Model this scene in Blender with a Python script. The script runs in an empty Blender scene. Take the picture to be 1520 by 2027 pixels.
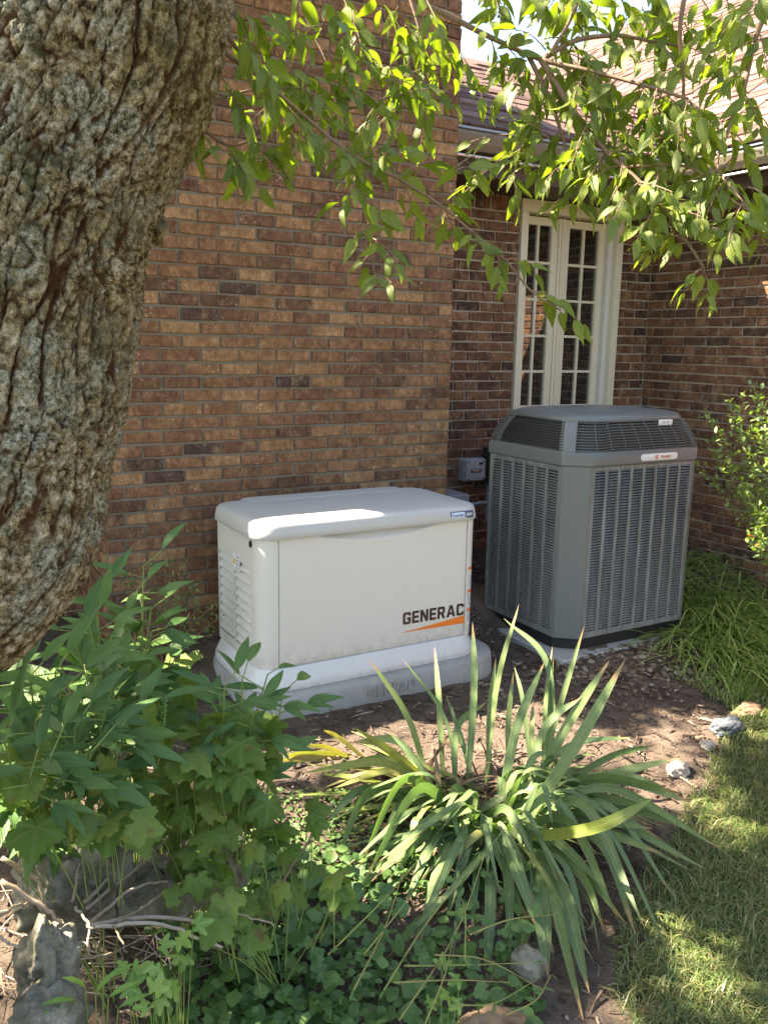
import bpy, bmesh, math, random
import numpy as np
from mathutils import Vector, Matrix, noise as mnoise
random.seed(7); rng = np.random.default_rng(7)
S = bpy.context.scene
COL = S.collection
V = Vector
# ------------------------------------------------------------------ camera
CAM = V((-0.872, -4.2544, 1.679)); FPX = 1689.4; YAW, PITCH, ROLL = 0.52477, 0.19396, 0.018356
_f = V((math.sin(YAW)*math.cos(PITCH), math.cos(YAW)*math.cos(PITCH), -math.sin(PITCH)))
_r = V((math.cos(YAW), -math.sin(YAW), 0)); _u = _r.cross(_f)
CR = _r*math.cos(ROLL)+_u*math.sin(ROLL); CU = _u*math.cos(ROLL)-_r*math.sin(ROLL); CF = _f
cd = bpy.data.cameras.new('camera'); cam = bpy.data.objects.new('camera', cd); COL.objects.link(cam)
cd.sensor_fit = 'VERTICAL'; cd.sensor_height = 24; cd.lens = 24*FPX/2027; cd.clip_start = .05; cd.clip_end = 2000
cam.matrix_world = Matrix(((CR.x, CU.x, -CF.x, CAM.x), (CR.y, CU.y, -CF.y, CAM.y), (CR.z, CU.z, -CF.z, CAM.z), (0, 0, 0, 1)))
S.camera = cam
# ------------------------------------------------------------------ light
SUN = V((-1.45, 1.0, 1.98)).normalized()
W = bpy.data.worlds.new("World"); S.world = W; W.use_nodes = True
wn = W.node_tree.nodes; wl = W.node_tree.links
sky = wn.new('ShaderNodeTexSky'); sky.sky_type = 'NISHITA'; sky.sun_disc = False
sky.sun_elevation = math.asin(SUN.z); sky.sun_rotation = math.atan2(SUN.x, SUN.y)
sky.dust_density = 1.5; sky.air_density = 1.0
wl.new(sky.outputs[0], wn['Background'].inputs[0]); wn['Background'].inputs[1].default_value = 0.085
sd = bpy.data.lights.new('sun', 'SUN'); so = bpy.data.objects.new('sun', sd); COL.objects.link(so)
sd.energy = 5.0; sd.angle = math.radians(.53); sd.color = (1, .93, .82)
so.rotation_mode = 'QUATERNION'; so.rotation_quaternion = SUN.to_track_quat('Z', 'Y'); so.location = SUN*30
S.view_settings.view_transform = 'Standard'; S.view_settings.look = 'None'; S.view_settings.gamma = 1
S.view_settings.use_curve_mapping = False; S.view_settings.exposure = 2.92
S.view_settings.use_white_balance = True; S.view_settings.white_balance_temperature = 7400; S.view_settings.white_balance_tint = 10
# ------------------------------------------------------------------ helpers: where a photo point stands
def ray(px, py): return CF + CR*((px-760)/FPX) - CU*((py-1013.5)/FPX)
def at(px, py, d): return CAM + ray(px, py).normalized()*d
def on_x(X, px, py): r = ray(px, py); return CAM + r*((X-CAM.x)/r.x)
def on_y(Y, px, py): r = ray(px, py); return CAM + r*((Y-CAM.y)/r.y)
def on_z(Z, px, py): r = ray(px, py); return CAM + r*((Z-CAM.z)/r.z)
def pix(p):
    d = V(p)-CAM; z = d.dot(CF)
    if z < .05: return (-9999, -9999, .05)
    return (760+FPX*d.dot(CR)/z, 1013.5-FPX*d.dot(CU)/z, z)
def U(a, b): return random.uniform(a, b)
# ------------------------------------------------------------------ helpers: objects
def thing(name, label, cat, loc=(0, 0, 0), group=None):
    o = bpy.data.objects.new(name, None); COL.objects.link(o); o.location = loc; o.empty_display_size = .1
    o['label'] = label; o['category'] = cat
    if group: o['group'] = group
    return o
def tag(o, label, cat, group=None):
    o['label'] = label; o['category'] = cat
    if group: o['group'] = group
    return o
def link(name, me, mat=None, parent=None, M=None, kind=None):
    o = bpy.data.objects.new(name, me); COL.objects.link(o)
    if mat is not None and not me.materials: me.materials.append(mat)
    if parent is not None:
        o.parent = parent
    if M is not None:                                   # world placement
        o.matrix_basis = (TW[parent.name].inverted() @ M) if parent is not None else M
    elif parent is not None:
        o.matrix_basis = TW[parent.name].inverted()
    TW[o.name] = M if M is not None else Matrix.Identity(4)
    if kind: o['kind'] = kind
    return o
TW = {}
def root(name, label, cat, loc=(0, 0, 0), group=None):
    o = thing(name, label, cat, loc, group); TW[o.name] = Matrix.Translation(V(loc)); return o
class MB:
    def __init__(s): s.v = []; s.f = []; s.uv = None
    def add(s, vs, fs):
        n = len(s.v); s.v += [tuple(v) for v in vs]; s.f += [tuple(i+n for i in f) for f in fs]; return s
    def box(s, x0, x1, y0, y1, z0, z1):
        return s.add([(x0, y0, z0), (x1, y0, z0), (x1, y1, z0), (x0, y1, z0), (x0, y0, z1), (x1, y0, z1), (x1, y1, z1), (x0, y1, z1)],
                     [(0, 3, 2, 1), (4, 5, 6, 7), (0, 1, 5, 4), (1, 2, 6, 5), (2, 3, 7, 6), (3, 0, 4, 7)])
    def quad(s, a, b, c, d): return s.add([a, b, c, d], [(0, 1, 2, 3)])
    def tube(s, pts, radii, n=7, cap=True):
        pts = [V(p) for p in pts]
        if not hasattr(radii, '__len__'): radii = [radii]*len(pts)
        rings = []; up = None
        for i, p in enumerate(pts):
            t = (pts[min(i+1, len(pts)-1)]-pts[max(i-1, 0)]).normalized()
            if up is None: up = t.orthogonal().normalized()
            up = (up-t*up.dot(t)); up = up.normalized() if up.length > 1e-6 else t.orthogonal().normalized()
            b = t.cross(up)
            rings.append([p+(up*math.cos(2*math.pi*k/n)+b*math.sin(2*math.pi*k/n))*radii[i] for k in range(n)])
        vs = [v for r in rings for v in r]; fs = []
        for i in range(len(pts)-1):
            for k in range(n): fs.append((i*n+k, i*n+(k+1) % n, (i+1)*n+(k+1) % n, (i+1)*n+k))
        if cap: fs.append(tuple(range(n-1, -1, -1))); fs.append(tuple((len(pts)-1)*n+k for k in range(n)))
        return s.add(vs, fs)
    def loft(s, loops, cap0=True, cap1=True):
        n = len(loops[0]); vs = [v for l in loops for v in l]; fs = []
        for i in range(len(loops)-1):
            for k in range(n): fs.append((i*n+k, i*n+(k+1) % n, (i+1)*n+(k+1) % n, (i+1)*n+k))
        if cap0: fs.append(tuple(range(n-1, -1, -1)))
        if cap1: fs.append(tuple((len(loops)-1)*n+k for k in range(n)))
        return s.add(vs, fs)
    def mesh(s, name, smooth=False, angle=None):
        m = bpy.data.meshes.new(name); m.from_pydata(s.v, [], s.f); m.update()
        if smooth:
            m.polygons.foreach_set('use_smooth', [True]*len(m.polygons))
            if angle is not None: m.set_sharp_from_angle(angle=math.radians(angle))
        return m
    def obj(s, name, mat, parent=None, smooth=False, angle=None, kind=None):
        return link(name, s.mesh(name, smooth, angle), mat, parent, None, kind)
def bez(p0, p1, p2, n):
    return [p0*(1-t)**2+p1*2*t*(1-t)+p2*t*t for t in [i/n for i in range(n+1)]]
def spline(pts, n=8):                                   # Catmull-Rom through points
    P = [V(p) for p in pts]; P = [P[0]*2-P[1]]+P+[P[-1]*2-P[-2]]; out = []
    for i in range(1, len(P)-2):
        for k in range(n):
            t = k/n; a, b, c, d = P[i-1:i+3]
            out.append(.5*((2*b)+(c-a)*t+(2*a-5*b+4*c-d)*t*t+(3*b-a-3*c+d)*t**3))
    return out+[P[-2]]
# ------------------------------------------------------------------ helpers: materials
class MT:
    def __init__(s, name, rough=.6, spec=.5, metal=0):
        s.m = bpy.data.materials.new(name); s.m.use_nodes = True; s.n = s.m.node_tree.nodes; s.l = s.m.node_tree.links
        s.b = s.n['Principled BSDF']; s.b.inputs['Roughness'].default_value = rough
        s.b.inputs['Specular IOR Level'].default_value = spec; s.b.inputs['Metallic'].default_value = metal
    def N(s, t, **k):
        n = s.n.new('ShaderNode'+t)
        for a, v in k.items(): setattr(n, a, v)
        return n
    def val(s, x, inp):
        if hasattr(x, 'is_linked'): s.l.new(x, inp)
        else: inp.default_value = x
    def math(s, op, a, b=0.0, clamp=False):
        n = s.N('Math', operation=op, use_clamp=clamp); s.val(a, n.inputs[0]); s.val(b, n.inputs[1]); return n.outputs[0]
    def pos(s): return s.N('NewGeometry').outputs['Position']
    def objco(s): return s.N('TexCoord').outputs['Object']
    def uv(s): return s.N('TexCoord').outputs['UV']
    def map(s, vec, scale=(1, 1, 1), rot=(0, 0, 0)):
        n = s.N('Mapping'); s.l.new(vec, n.inputs[0]); n.inputs['Scale'].default_value = scale; n.inputs['Rotation'].default_value = rot; return n.outputs[0]
    def noise(s, vec, scale, detail=4, rough=.55, dist=0):
        n = s.N('TexNoise'); s.l.new(vec, n.inputs['Vector']); n.inputs['Scale'].default_value = scale
        n.inputs['Detail'].default_value = detail; n.inputs['Roughness'].default_value = rough; n.inputs['Distortion'].default_value = dist; return n.outputs['Fac']
    def voro(s, vec, scale, feature='F1', out='Distance'):
        n = s.N('TexVoronoi', feature=feature); s.l.new(vec, n.inputs['Vector']); n.inputs['Scale'].default_value = scale; return n.outputs[out]
    def ramp(s, fac, stops, interp='LINEAR'):
        n = s.N('ValToRGB'); n.color_ramp.interpolation = interp; e = n.color_ramp.elements
        while len(e) < len(stops): e.new(.5)
        for el, (p, c) in zip(e, stops):
            el.position = p; el.color = (c, c, c, 1) if isinstance(c, (int, float)) else tuple(c)+(1,)
        s.val(fac, n.inputs[0]); return n.outputs[0]
    def mix(s, fac, a, b, mode='MIX'):
        n = s.N('Mix', data_type='RGBA', blend_type=mode); s.val(fac, n.inputs[0])
        for x, i in ((a, n.inputs[6]), (b, n.inputs[7])):
            if hasattr(x, 'is_linked'): s.l.new(x, i)
            else: i.default_value = tuple(x)+(1,) if len(x) == 3 else x
        return n.outputs[2]
    def rand(s):                                        # a number per object and per loose piece
        a = s.N('ObjectInfo').outputs['Random']; b = s.N('NewGeometry').outputs['Random Per Island']
        return s.math('FRACT', s.math('ADD', a, b))
    def color(s, c):
        if hasattr(c, 'is_linked'): s.l.new(c, s.b.inputs['Base Color'])
        else: s.b.inputs['Base Color'].default_value = tuple(c)+(1,)
        return s
    def rough(s, r): s.val(r, s.b.inputs['Roughness']); return s
    def bump(s, h, strength=.4, dist=.01):
        n = s.N('Bump'); n.inputs['Strength'].default_value = strength; n.inputs['Distance'].default_value = dist
        s.l.new(h, n.inputs['Height']); s.l.new(n.outputs[0], s.b.inputs['Normal']); return s
    def translucent(s, c, fac):
        t = s.N('BsdfTranslucent'); s.val(c if hasattr(c, 'is_linked') else tuple(c)+(1,), t.inputs[0])
        mx = s.N('MixShader'); mx.inputs[0].default_value = fac
        s.l.new(s.b.outputs[0], mx.inputs[1]); s.l.new(t.outputs[0], mx.inputs[2])
        s.l.new(mx.outputs[0], s.n['Material Output'].inputs[0]); return s
def plain(name, c, rough=.6, spec=.5, metal=0, var=.0, scale=20, bump=0):
    m = MT(name, rough, spec, metal)
    if var:
        n = m.noise(m.pos(), scale, 5); m.color(m.mix(n, [x*(1-var) for x in c], [min(1, x*(1+var)) for x in c]))
        if bump: m.bump(n, bump, .004)
    else: m.color(c)
    return m.m
def brick_mat(name, dark):
    m = MT(name, .85, .25); p = m.pos(); r = m.rand()
    if dark: st = [(0, (.080, .052, .044)), (.12, (.125, .066, .048)), (.42, (.185, .088, .053)), (.68, (.24, .118, .067)), (.9, (.30, .158, .085)), (1, (.13, .082, .066))]
    else: st = [(0, (.10, .068, .056)), (.05, (.165, .088, .058)), (.22, (.228, .114, .067)), (.6, (.295, .152, .083)), (.85, (.37, .203, .105)), (1, (.45, .268, .142))]
    c = m.ramp(r, st)
    n1 = m.noise(p, 16, 6, .7); c = m.mix(m.ramp(n1, [(.3, 1), (.62, .0)]), c, (.46, .40, .38), 'MULTIPLY'); c = m.mix(m.ramp(m.noise(m.map(p, (1.3, 1, 1)), 11, 4, .6), [(.52, 0), (.75, .55)]), c, (.50, .31, .16))
    n2 = m.noise(m.map(p, (1, 1, .35)), 90, 4, .7); c = m.mix(m.ramp(n2, [(.35, .55), (.6, 0)]), c, (.30, .22, .18), 'MULTIPLY')
    n4 = m.noise(p, 36, 4, .7); c = m.mix(m.ramp(n4, [(.57, 0), (.76, .45)]), c, (.50, .33, .18))
    sp = m.voro(m.map(p, (1, 1, 1.5)), 52); gate = m.noise(p, 8, 4)
    fl = m.math('MULTIPLY', m.ramp(sp, [(.13, 1), (.24, 0)]), m.ramp(gate, [(.53, 0), (.66, .9)]))
    c = m.mix(fl, c, (.70, .62, .50))
    pit = m.voro(m.map(p, (1, 1, 1), (.3, .5, .2)), 42); c = m.mix(m.ramp(pit, [(.07, .85), (.13, 0)]), c, (.03, .02, .017))
    m.color(c); h = m.math('ADD', m.noise(p, 120, 4, .7), m.math('MULTIPLY', m.ramp(pit, [(.05, 0), (.15, 1)]), .7)); m.bump(h, .55, .004)
    return m.m
def leaf_mat(name, c0, c1, c2, trans, fac=.34, rough=.42, spec=.45, brown=.0, vein=(.25, .33, .12), tips=False):
    m = MT(name, rough, spec); r = m.rand(); p = m.pos(); uv = m.uv()
    sx = m.N('SeparateXYZ'); m.l.new(uv, sx.inputs[0]); u = m.math('ABSOLUTE', m.math('SUBTRACT', sx.outputs[0], .5)); v = sx.outputs[1]
    c = m.ramp(r, [(0, c0), (.5, c1), (.85, c2), (1, c1)])
    c = m.mix(m.ramp(m.noise(p, 35, 3), [(.3, 0), (.8, .5)]), c, tuple(x*.55 for x in c1))
    sv = m.math('SINE', m.math('MULTIPLY', m.math('SUBTRACT', v, m.math('MULTIPLY', u, .5)), 60))
    c = m.mix(m.ramp(sv, [(.86, 0), (1, .09)]), c, vein)
    c = m.mix(m.ramp(u, [(.02, .7), (.045, 0)]), c, vein)
    if brown:
        k = m.math('MULTIPLY', m.ramp(m.noise(p, 22, 3), [(.62, 0), (.68, 1)]), brown); c = m.mix(k, c, (.16, .09, .04))
    if tips: c = m.mix(m.ramp(m.math('ADD', m.math('MULTIPLY', v, 20), m.math('MULTIPLY', r, .12)), [(.96, 0), (1.03, .5), (1.09, 1)]), c, (.30, .20, .10)); c = m.mix(m.ramp(m.noise(m.map(uv, (8, 60, 1)), 30, 2), [(.5, 0), (.7, .25)]), c, tuple(x*.7 for x in c0))
    m.color(c); m.bump(m.math('ADD', m.math('MULTIPLY', sv, .25), m.noise(p, 60, 2)), .3, .003)
    tc = m.mix(1.0, c, (trans[0]*6, trans[1]*6, trans[2]*6), 'MULTIPLY'); m.translucent(tc, fac)
    return m.m
M = {}
M['brick'] = brick_mat('chimney brick', False); M['brick_dark'] = brick_mat('house brick', True)
def mortar(name, c):
    m = MT(name, .95, .1); n = m.noise(m.pos(), 60, 5, .7); m.color(m.mix(n, [x*.65 for x in c], [x*1.25 for x in c])); m.bump(n, .6, .006); return m.m
M['mortar'] = mortar('weathered mortar', (.215, .185, .148)); M['mortar_light'] = mortar('pale mortar', (.40, .34, .285))
m = MT('garden soil', .95, .15); p = m.pos(); n = m.noise(p, 9, 8, .7); f = m.noise(p, 90, 5, .7); big = m.noise(p, 1.6, 3)
c = m.mix(m.ramp(n, [(.3, 0), (.7, 1)]), (.046, .034, .026), (.15, .112, .087)); c = m.mix(m.ramp(f, [(.5, 0), (.75, .6)]), c, (.26, .19, .15))
c = m.mix(m.ramp(big, [(.45, 0), (.7, .5)]), c, (.19, .145, .115)); m.color(c); m.bump(m.math('ADD', n, f), .9, .015); M['soil'] = m.m
m = MT('lawn ground', .95, .1); p = m.pos(); n = m.noise(p, 6, 6, .7); m.color(m.mix(m.ramp(n, [(.35, 0), (.7, 1)]), (.05, .06, .024), (.15, .125, .065))); m.bump(m.noise(p, 60, 4), .8, .02); M['turf'] = m.m
def chips(name, stops, rough=.9):
    m = MT(name, rough, .2); m.color(m.mix(m.noise(m.pos(), 80, 3), m.ramp(m.rand(), stops), (.5, .5, .5), 'MULTIPLY')); return m.m
M['chips'] = chips('bark chips', [(0, (.04, .027, .02)), (.5, (.10, .068, .05)), (.8, (.22, .155, .115)), (1, (.42, .33, .26))])
M['pebble'] = chips('river pebbles', [(0, (.07, .045, .03)), (.4, (.16, .105, .066)), (.8, (.25, .18, .12)), (1, (.38, .32, .26))], .6)
M['blade'] = leaf_mat('lawn blades', (.06, .11, .028), (.11, .17, .045), (.30, .26, .12), (.25, .27, .08), .25)
M['lily'] = leaf_mat('lilyturf', (.10, .19, .035), (.20, .31, .06), (.42, .44, .15), (.18, .28, .05), .25, .4)
M['iris'] = leaf_mat('iris leaf', (.110, .165, .068), (.145, .21, .085), (.20, .255, .095), (.20, .28, .09), .22, .5, .4, .0, (.20, .29, .13), True)
M['iris_old'] = leaf_mat('yellowing iris leaf', (.22, .27, .075), (.27, .29, .085), (.33, .29, .11), (.3, .28, .08), .25, .5, .4, .6)
M['dry'] = chips('dry stems', [(0, (.26, .19, .13)), (.5, (.42, .33, .24)), (1, (.58, .49, .39))], .8)
M['withered'] = chips('withered brown leaf', [(0, (.10, .06, .035)), (.5, (.20, .13, .075)), (1, (.34, .24, .15))]); M['iris_gold'] = leaf_mat('golden green iris leaf', (.19, .245, .06), (.20, .25, .06), (.21, .255, .065), (.26, .28, .07), .25, .5, .4, .0, (.22, .27, .08))
M['cherry'] = leaf_mat('tree leaf', (.115, .165, .030), (.165, .22, .038), (.24, .285, .052), (.235, .27, .05), .45, .45, .4, .35, (.21, .25, .09))
M['peony'] = leaf_mat('peony leaf', (.072, .155, .050), (.102, .195, .058), (.145, .235, .066), (.20, .27, .06), .25, .45, .3, .0, (.14, .21, .09))
M['lobed'] = leaf_mat('lobed leaf', (.092, .170, .034), (.135, .215, .044), (.22, .275, .07), (.26, .31, .06), .36, .6, .2, .7, (.15, .20, .07))
M['round'] = leaf_mat('ground cover leaf', (.060, .130, .036), (.088, .18, .046), (.15, .245, .06), (.18, .27, .05), .25, .42, .45, .4, (.10, .17, .055))
M['trefoil'] = leaf_mat('trefoil leaf', (.15, .27, .06), (.19, .32, .07), (.24, .35, .08), (.28, .38, .08), .3, .5, .3)
M['shrub'] = leaf_mat('small shrub leaf', (.07, .13, .04), (.11, .185, .05), (.24, .29, .075), (.28, .32, .06), .3, .3, .6)
M['stem'] = plain('green stem', (.17, .23, .06), .5, .4, 0, .3, 30); M['twig'] = plain('brown twig', (.20, .13, .085), .7, .3, 0, .4, 60, .4)
M['white'] = plain('cream enamel', (.66, .625, .56), .42, .45, 0, .03, 3); M['white2'] = plain('cool white base', (.66, .655, .64), .45, .45, 0, .03, 3)
M['lidw'] = plain('shade grey lid', (.53, .525, .515), .5, .4, 0, .03, 3); M['dark'] = plain('shade black', (.02, .02, .02), .5); M['black'] = plain('black plastic', (.015, .015, .016), .4)
M['orange'] = plain('orange decal', (.80, .20, .03), .35); M['letter'] = plain('dark chrome letter', (.075, .05, .042), .22, .8, .55)
M['navy'] = plain('navy decal', (.035, .07, .17), .3); M['ltblue'] = plain('pale blue decal', (.50, .62, .80), .3); M['paper'] = plain('white decal', (.72, .72, .72), .4); M['ink'] = plain('grey print', (.30, .31, .35), .5); M['yellow'] = plain('yellow decal', (.75, .50, .08), .4)
def dusty(name, c, z0, z1):
    m = MT(name, .45, .45); p = m.pos(); z = m.N('SeparateXYZ'); m.l.new(p, z.inputs[0]); k = m.math('SUBTRACT', 1.0, m.math('DIVIDE', m.math('SUBTRACT', z.outputs[2], z0), z1-z0), True)
    f = m.math('MULTIPLY', m.math('POWER', k, 2.0), m.ramp(m.noise(p, 26, 6, .75), [(.42, 0), (.62, 1)])); w = m.noise(m.map(p, (14, 14, 1.2)), 2.2, 4, .6)
    cc = m.mix(m.ramp(w, [(.5, 0), (.75, .06)]), c, tuple(x*.72 for x in c)); cc = m.mix(m.math('MULTIPLY', f, .5), cc, (.20, .14, .10)); sp = m.math('MULTIPLY', m.ramp(m.voro(p, 38), [(.05, .8), (.09, 0)]), m.ramp(m.noise(p, 5, 3), [(.5, 0), (.6, 1)])); m.color(m.mix(sp, cc, (.22, .17, .12))); m.bump(m.noise(p, 300, 2), .04, .001); return m.m
M['white'] = dusty('cream enamel', (.625, .605, .565), .19, .36); M['white2'] = dusty('cool white base', (.60, .60, .60), .10, .19); M['lidw'] = dusty('shade grey lid', (.47, .465, .455), .60, .84)  # lid white is darkened to stand in for shade from overhead
m = MT('cast concrete', .9, .2); p = m.pos(); n = m.noise(p, 14, 8, .7); c = m.mix(n, (.22, .225, .22), (.42, .42, .40))
c = m.mix(m.ramp(m.noise(p, 5, 4), [(.5, 0), (.75, .5)]), c, (.2, .17, .12)); m.color(c); m.bump(n, .5, .006); M['concrete'] = m.m
m = MT('grey-green enamel', .38, .5); n = m.noise(m.pos(), 2.5, 4); m.color(m.mix(n, (.116, .126, .126), (.150, .160, .161))); m.bump(m.noise(m.pos(), 220, 2), .06, .001); M['ac'] = m.m
m = MT('grey-green louver', .42, .5); n = m.noise(m.map(m.pos(), (9, 9, 1.2)), 3, 5, .7); m.color(m.mix(m.ramp(n, [(.45, 0), (.8, 1)]), (.15, .162, .164), (.31, .322, .32))); M['louver'] = m.m
M['coil'] = plain('dark coil', (.018, .020, .021), .7); M['wire'] = plain('grille wire', (.13, .14, .138), .35)
M['trim'] = plain('cream door paint', (.66, .60, .475), .5, .4, 0, .05, 6); M['trim2'] = plain('white jamb paint', (.60, .58, .53), .5, .4, 0, .05, 6)
m = MT('window glass', .02, .5); m.color((.010, .011, .011)); m.b.inputs['IOR'].default_value = 2.7; M['glass'] = m.m
M['gutter'] = plain('tan gutter paint', (.15, .125, .095), .45, .5, 0, .12, 8); M['fascia'] = plain('brown fascia paint', (.070, .042, .030), .55, .4, 0, .2, 6); M['drip'] = plain('bluish drip edge', (.20, .24, .30), .35, .5, .3); M['rod'] = plain('bare metal rod', (.62, .62, .60), .3, .5, .8)
M['shingle'] = chips('roof shingles', [(0, (.075, .042, .036)), (.35, (.15, .090, .076)), (.7, (.21, .132, .11)), (1, (.26, .175, .145))], .9)
M['boxgrey'] = plain('grey plastic box', (.34, .35, .36), .45, .5, 0, .05, 10); M['boxdark'] = plain('weathered dark box', (.05, .048, .042), .6); M['pvc'] = plain('grey conduit', (.24, .27, .31), .4)
m = MT('limestone', .9, .2); p = m.pos(); n = m.noise(p, 11, 8, .7); c = m.mix(m.ramp(n, [(.32, 0), (.68, 1)]), (.12, .115, .08), (.46, .44, .35)); c = m.mix(m.ramp(m.noise(p, 30, 6, .75), [(.54, 0), (.64, .8)]), c, (.56, .53, .45))
c = m.mix(m.ramp(m.noise(p, 6, 3), [(.5, 0), (.65, .6)]), c, (.075, .09, .04)); m.color(c); m.bump(m.math('ADD', n, m.noise(p, 60, 6, .8)), 1.0, .018); M['rock'] = m.m
M['slate'] = plain('blue grey stone', (.085, .095, .11), .7, .35, 0, .5, 40, .8); M['sand'] = plain('tan stone', (.20, .135, .085), .9, .2, 0, .6, 30, 1.0); M['pale'] = plain('pale stone', (.38, .33, .27), .85, .2, 0, .5, 36, 1.0)
M['berry'] = plain('orange berry', (.6, .12, .03), .35)
# bark: colour follows the real relief stored per vertex (inner bark in the cracks, lichen on the plates)
m = MT('lichened bark', .95, .15); p = m.pos(); a = m.N('Attribute', attribute_name='relief').outputs['Fac']
n = m.noise(p, 46, 6, .8); n2 = m.noise(p, 6.5, 5, .65); n3 = m.noise(p, 95, 5, .85); n5 = m.noise(p, 420, 2, .7)
pl = m.ramp(n, [(.38, (.04, .027, .014)), (.44, (.22, .165, .08)), (.50, (.46, .37, .20)), (.55, (.72, .62, .42)), (.62, (.90, .84, .66))])
lic = m.ramp(n3, [(.39, (.05, .052, .03)), (.46, (.26, .265, .17)), (.52, (.54, .53, .41)), (.59, (.86, .85, .74))]); pl = m.mix(m.ramp(n2, [(.50, 0), (.56, .9)]), pl, lic)
pl = m.mix(m.ramp(m.noise(p, 4.1, 5, .65), [(.50, 0), (.62, .6)]), pl, m.mix(m.ramp(n, [(.4, 0), (.62, 1)]), (.17, .12, .035), (.50, .40, .15))); pl = m.mix(m.ramp(m.noise(p, 8.3, 5, .7), [(.56, 0), (.66, .8)]), pl, m.mix(n3, (.03, .038, .018), (.15, .17, .075)))
pl = m.mix(m.ramp(n5, [(.4, .55), (.6, 0)]), pl, (.25, .22, .18), 'MULTIPLY')
c = m.mix(m.ramp(a, [(.16, 1), (.52, 0)]), pl, m.mix(n, (.022, .012, .007), (.20, .095, .04))); m.color(c); m.bump(m.math('ADD', n, n3), 1.0, .016); M['bark'] = m.m

# ------------------------------------------------------------------ ground
def ss(a, b, x): t = min(1, max(0, (x-a)/(b-a))); return t*t*(3-2*t)
def lawn_edge(x): return -2.43 + (x-1.35)*.52 if x > .9 else -2.664-(0.9-x)*1.1     # y below this (towards the camera) is lawn
def ground(x, y):
    h = .13*ss(-.65, 0, y)+.07*ss(2.0, 3.6, x)*ss(-1.4, -.2, y)+.05*ss(1.9, 2.3, x)*ss(-1.35, -.95, y)*(1-ss(3.4, 4, x))
    h -= .07*ss(-1.15, -2.2, y)
    h += .16*math.exp(-((x+.55)**2/.5+(y+1.75)**2/.35))
    return h
g = MB(); xs = np.concatenate([np.arange(-4, -1.6, .2), np.arange(-1.6, 4.4, .035)]); ys = np.concatenate([np.arange(-5.4, -3.4, .2), np.arange(-3.4, .7, .035)])
for y in ys:
    for x in xs:
        e = mnoise.noise(V((x*4, y*4, 0)))*.012+mnoise.noise(V((x*14, y*14, 3)))*.009+mnoise.noise(V((x*40, y*40, 5)))*.005
        g.v.append((x, y, ground(x, y)+e))
nx = len(xs)
for j in range(len(ys)-1):
    for i in range(nx-1): g.f.append((j*nx+i, j*nx+i+1, (j+1)*nx+i+1, (j+1)*nx+i))
o = g.obj('garden_bed', M['soil'], None, True); o['kind'] = 'structure'
g = MB(); g.quad((-600, -600, -.14), (600, -600, -.14), (600, 600, -.14), (-600, 600, -.14)); o = g.obj('yard', M['turf']); o['kind'] = 'structure'
# lawn sheet: 4 mm and more above the soil, ragged edge
g = MB(); xs = np.arange(-.2, 4.3, .06)
rows = 46
for i, x in enumerate(xs):
    e = lawn_edge(x)+mnoise.noise(V((x*5, 1, 0)))*.08
    for j in range(rows):
        y = e-j*.06; g.v.append((x, y, ground(x, y)+.016*ss(0, .12, e-y)-.006+mnoise.noise(V((x*9, y*9, 9)))*.008))
for i in range(len(xs)-1):
    for j in range(rows-1): g.f.append((i*rows+j, i*rows+j+1, (i+1)*rows+j+1, (i+1)*rows+j))
o = g.obj('lawn', M['turf'], None, True); o['kind'] = 'structure'

# ------------------------------------------------------------------ bricks
BW, CH = .2032, .0677
def brick_meshes(w, h, d, n=5):
    out = []
    for k in range(n):
        b = MB(); c = .004
        def j(s=.0034): return U(-s, s)
        A = [(-w/2+j(), j(.001), -h/2+j()), (w/2+j(), j(.001), -h/2+j()), (w/2+j(), j(.001), h/2+j()), (-w/2+j(), j(.001), h/2+j())]
        F = [(A[0][0]+c, -c, A[0][2]+c), (A[1][0]-c, -c, A[1][2]+c), (A[2][0]-c, -c, A[2][2]-c), (A[3][0]+c, -c, A[3][2]-c)]
        B = [(x, d, z) for x, y, z in A]
        b.add(F+A+B, [(0, 1, 2, 3)]+[(i+4, (i+1) % 4+4, (i+1) % 4, i) for i in range(4)]+[(i+8, (i+1) % 4+8, (i+1) % 4+4, i+4) for i in range(4)])
        out.append(b.mesh('brick'))
    return out
_bm = {}
def bmesh_of(w, h, mat):
    k = (round(w, 3), round(h, 3), mat.name)
    if k not in _bm:
        _bm[k] = brick_meshes(w, h, .05)
        for me in _bm[k]: me.materials.append(mat)
    return random.choice(_bm[k])
def score(p, w, hidden):
    x, y, z = pix(p)
    if not (-20 < x < 1540 and -20 < y < 2040) or hidden(x, y): return 0
    return w/z
def lay(items, parent, mat, cap, partname='brick'):
    """items: (mesh, world matrix, score): the best-shown ones as objects, the rest joined"""
    items.sort(key=lambda t: -t[2]); solo = [t for t in items[:cap] if t[2] > 0]; rest = items[len(solo):]
    for me, Mx, s in solo: link(partname, me, mat, parent, Mx)
    if rest:
        j = join(rest, partname); link(partname, j, mat, parent, None, 'stuff')
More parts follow.
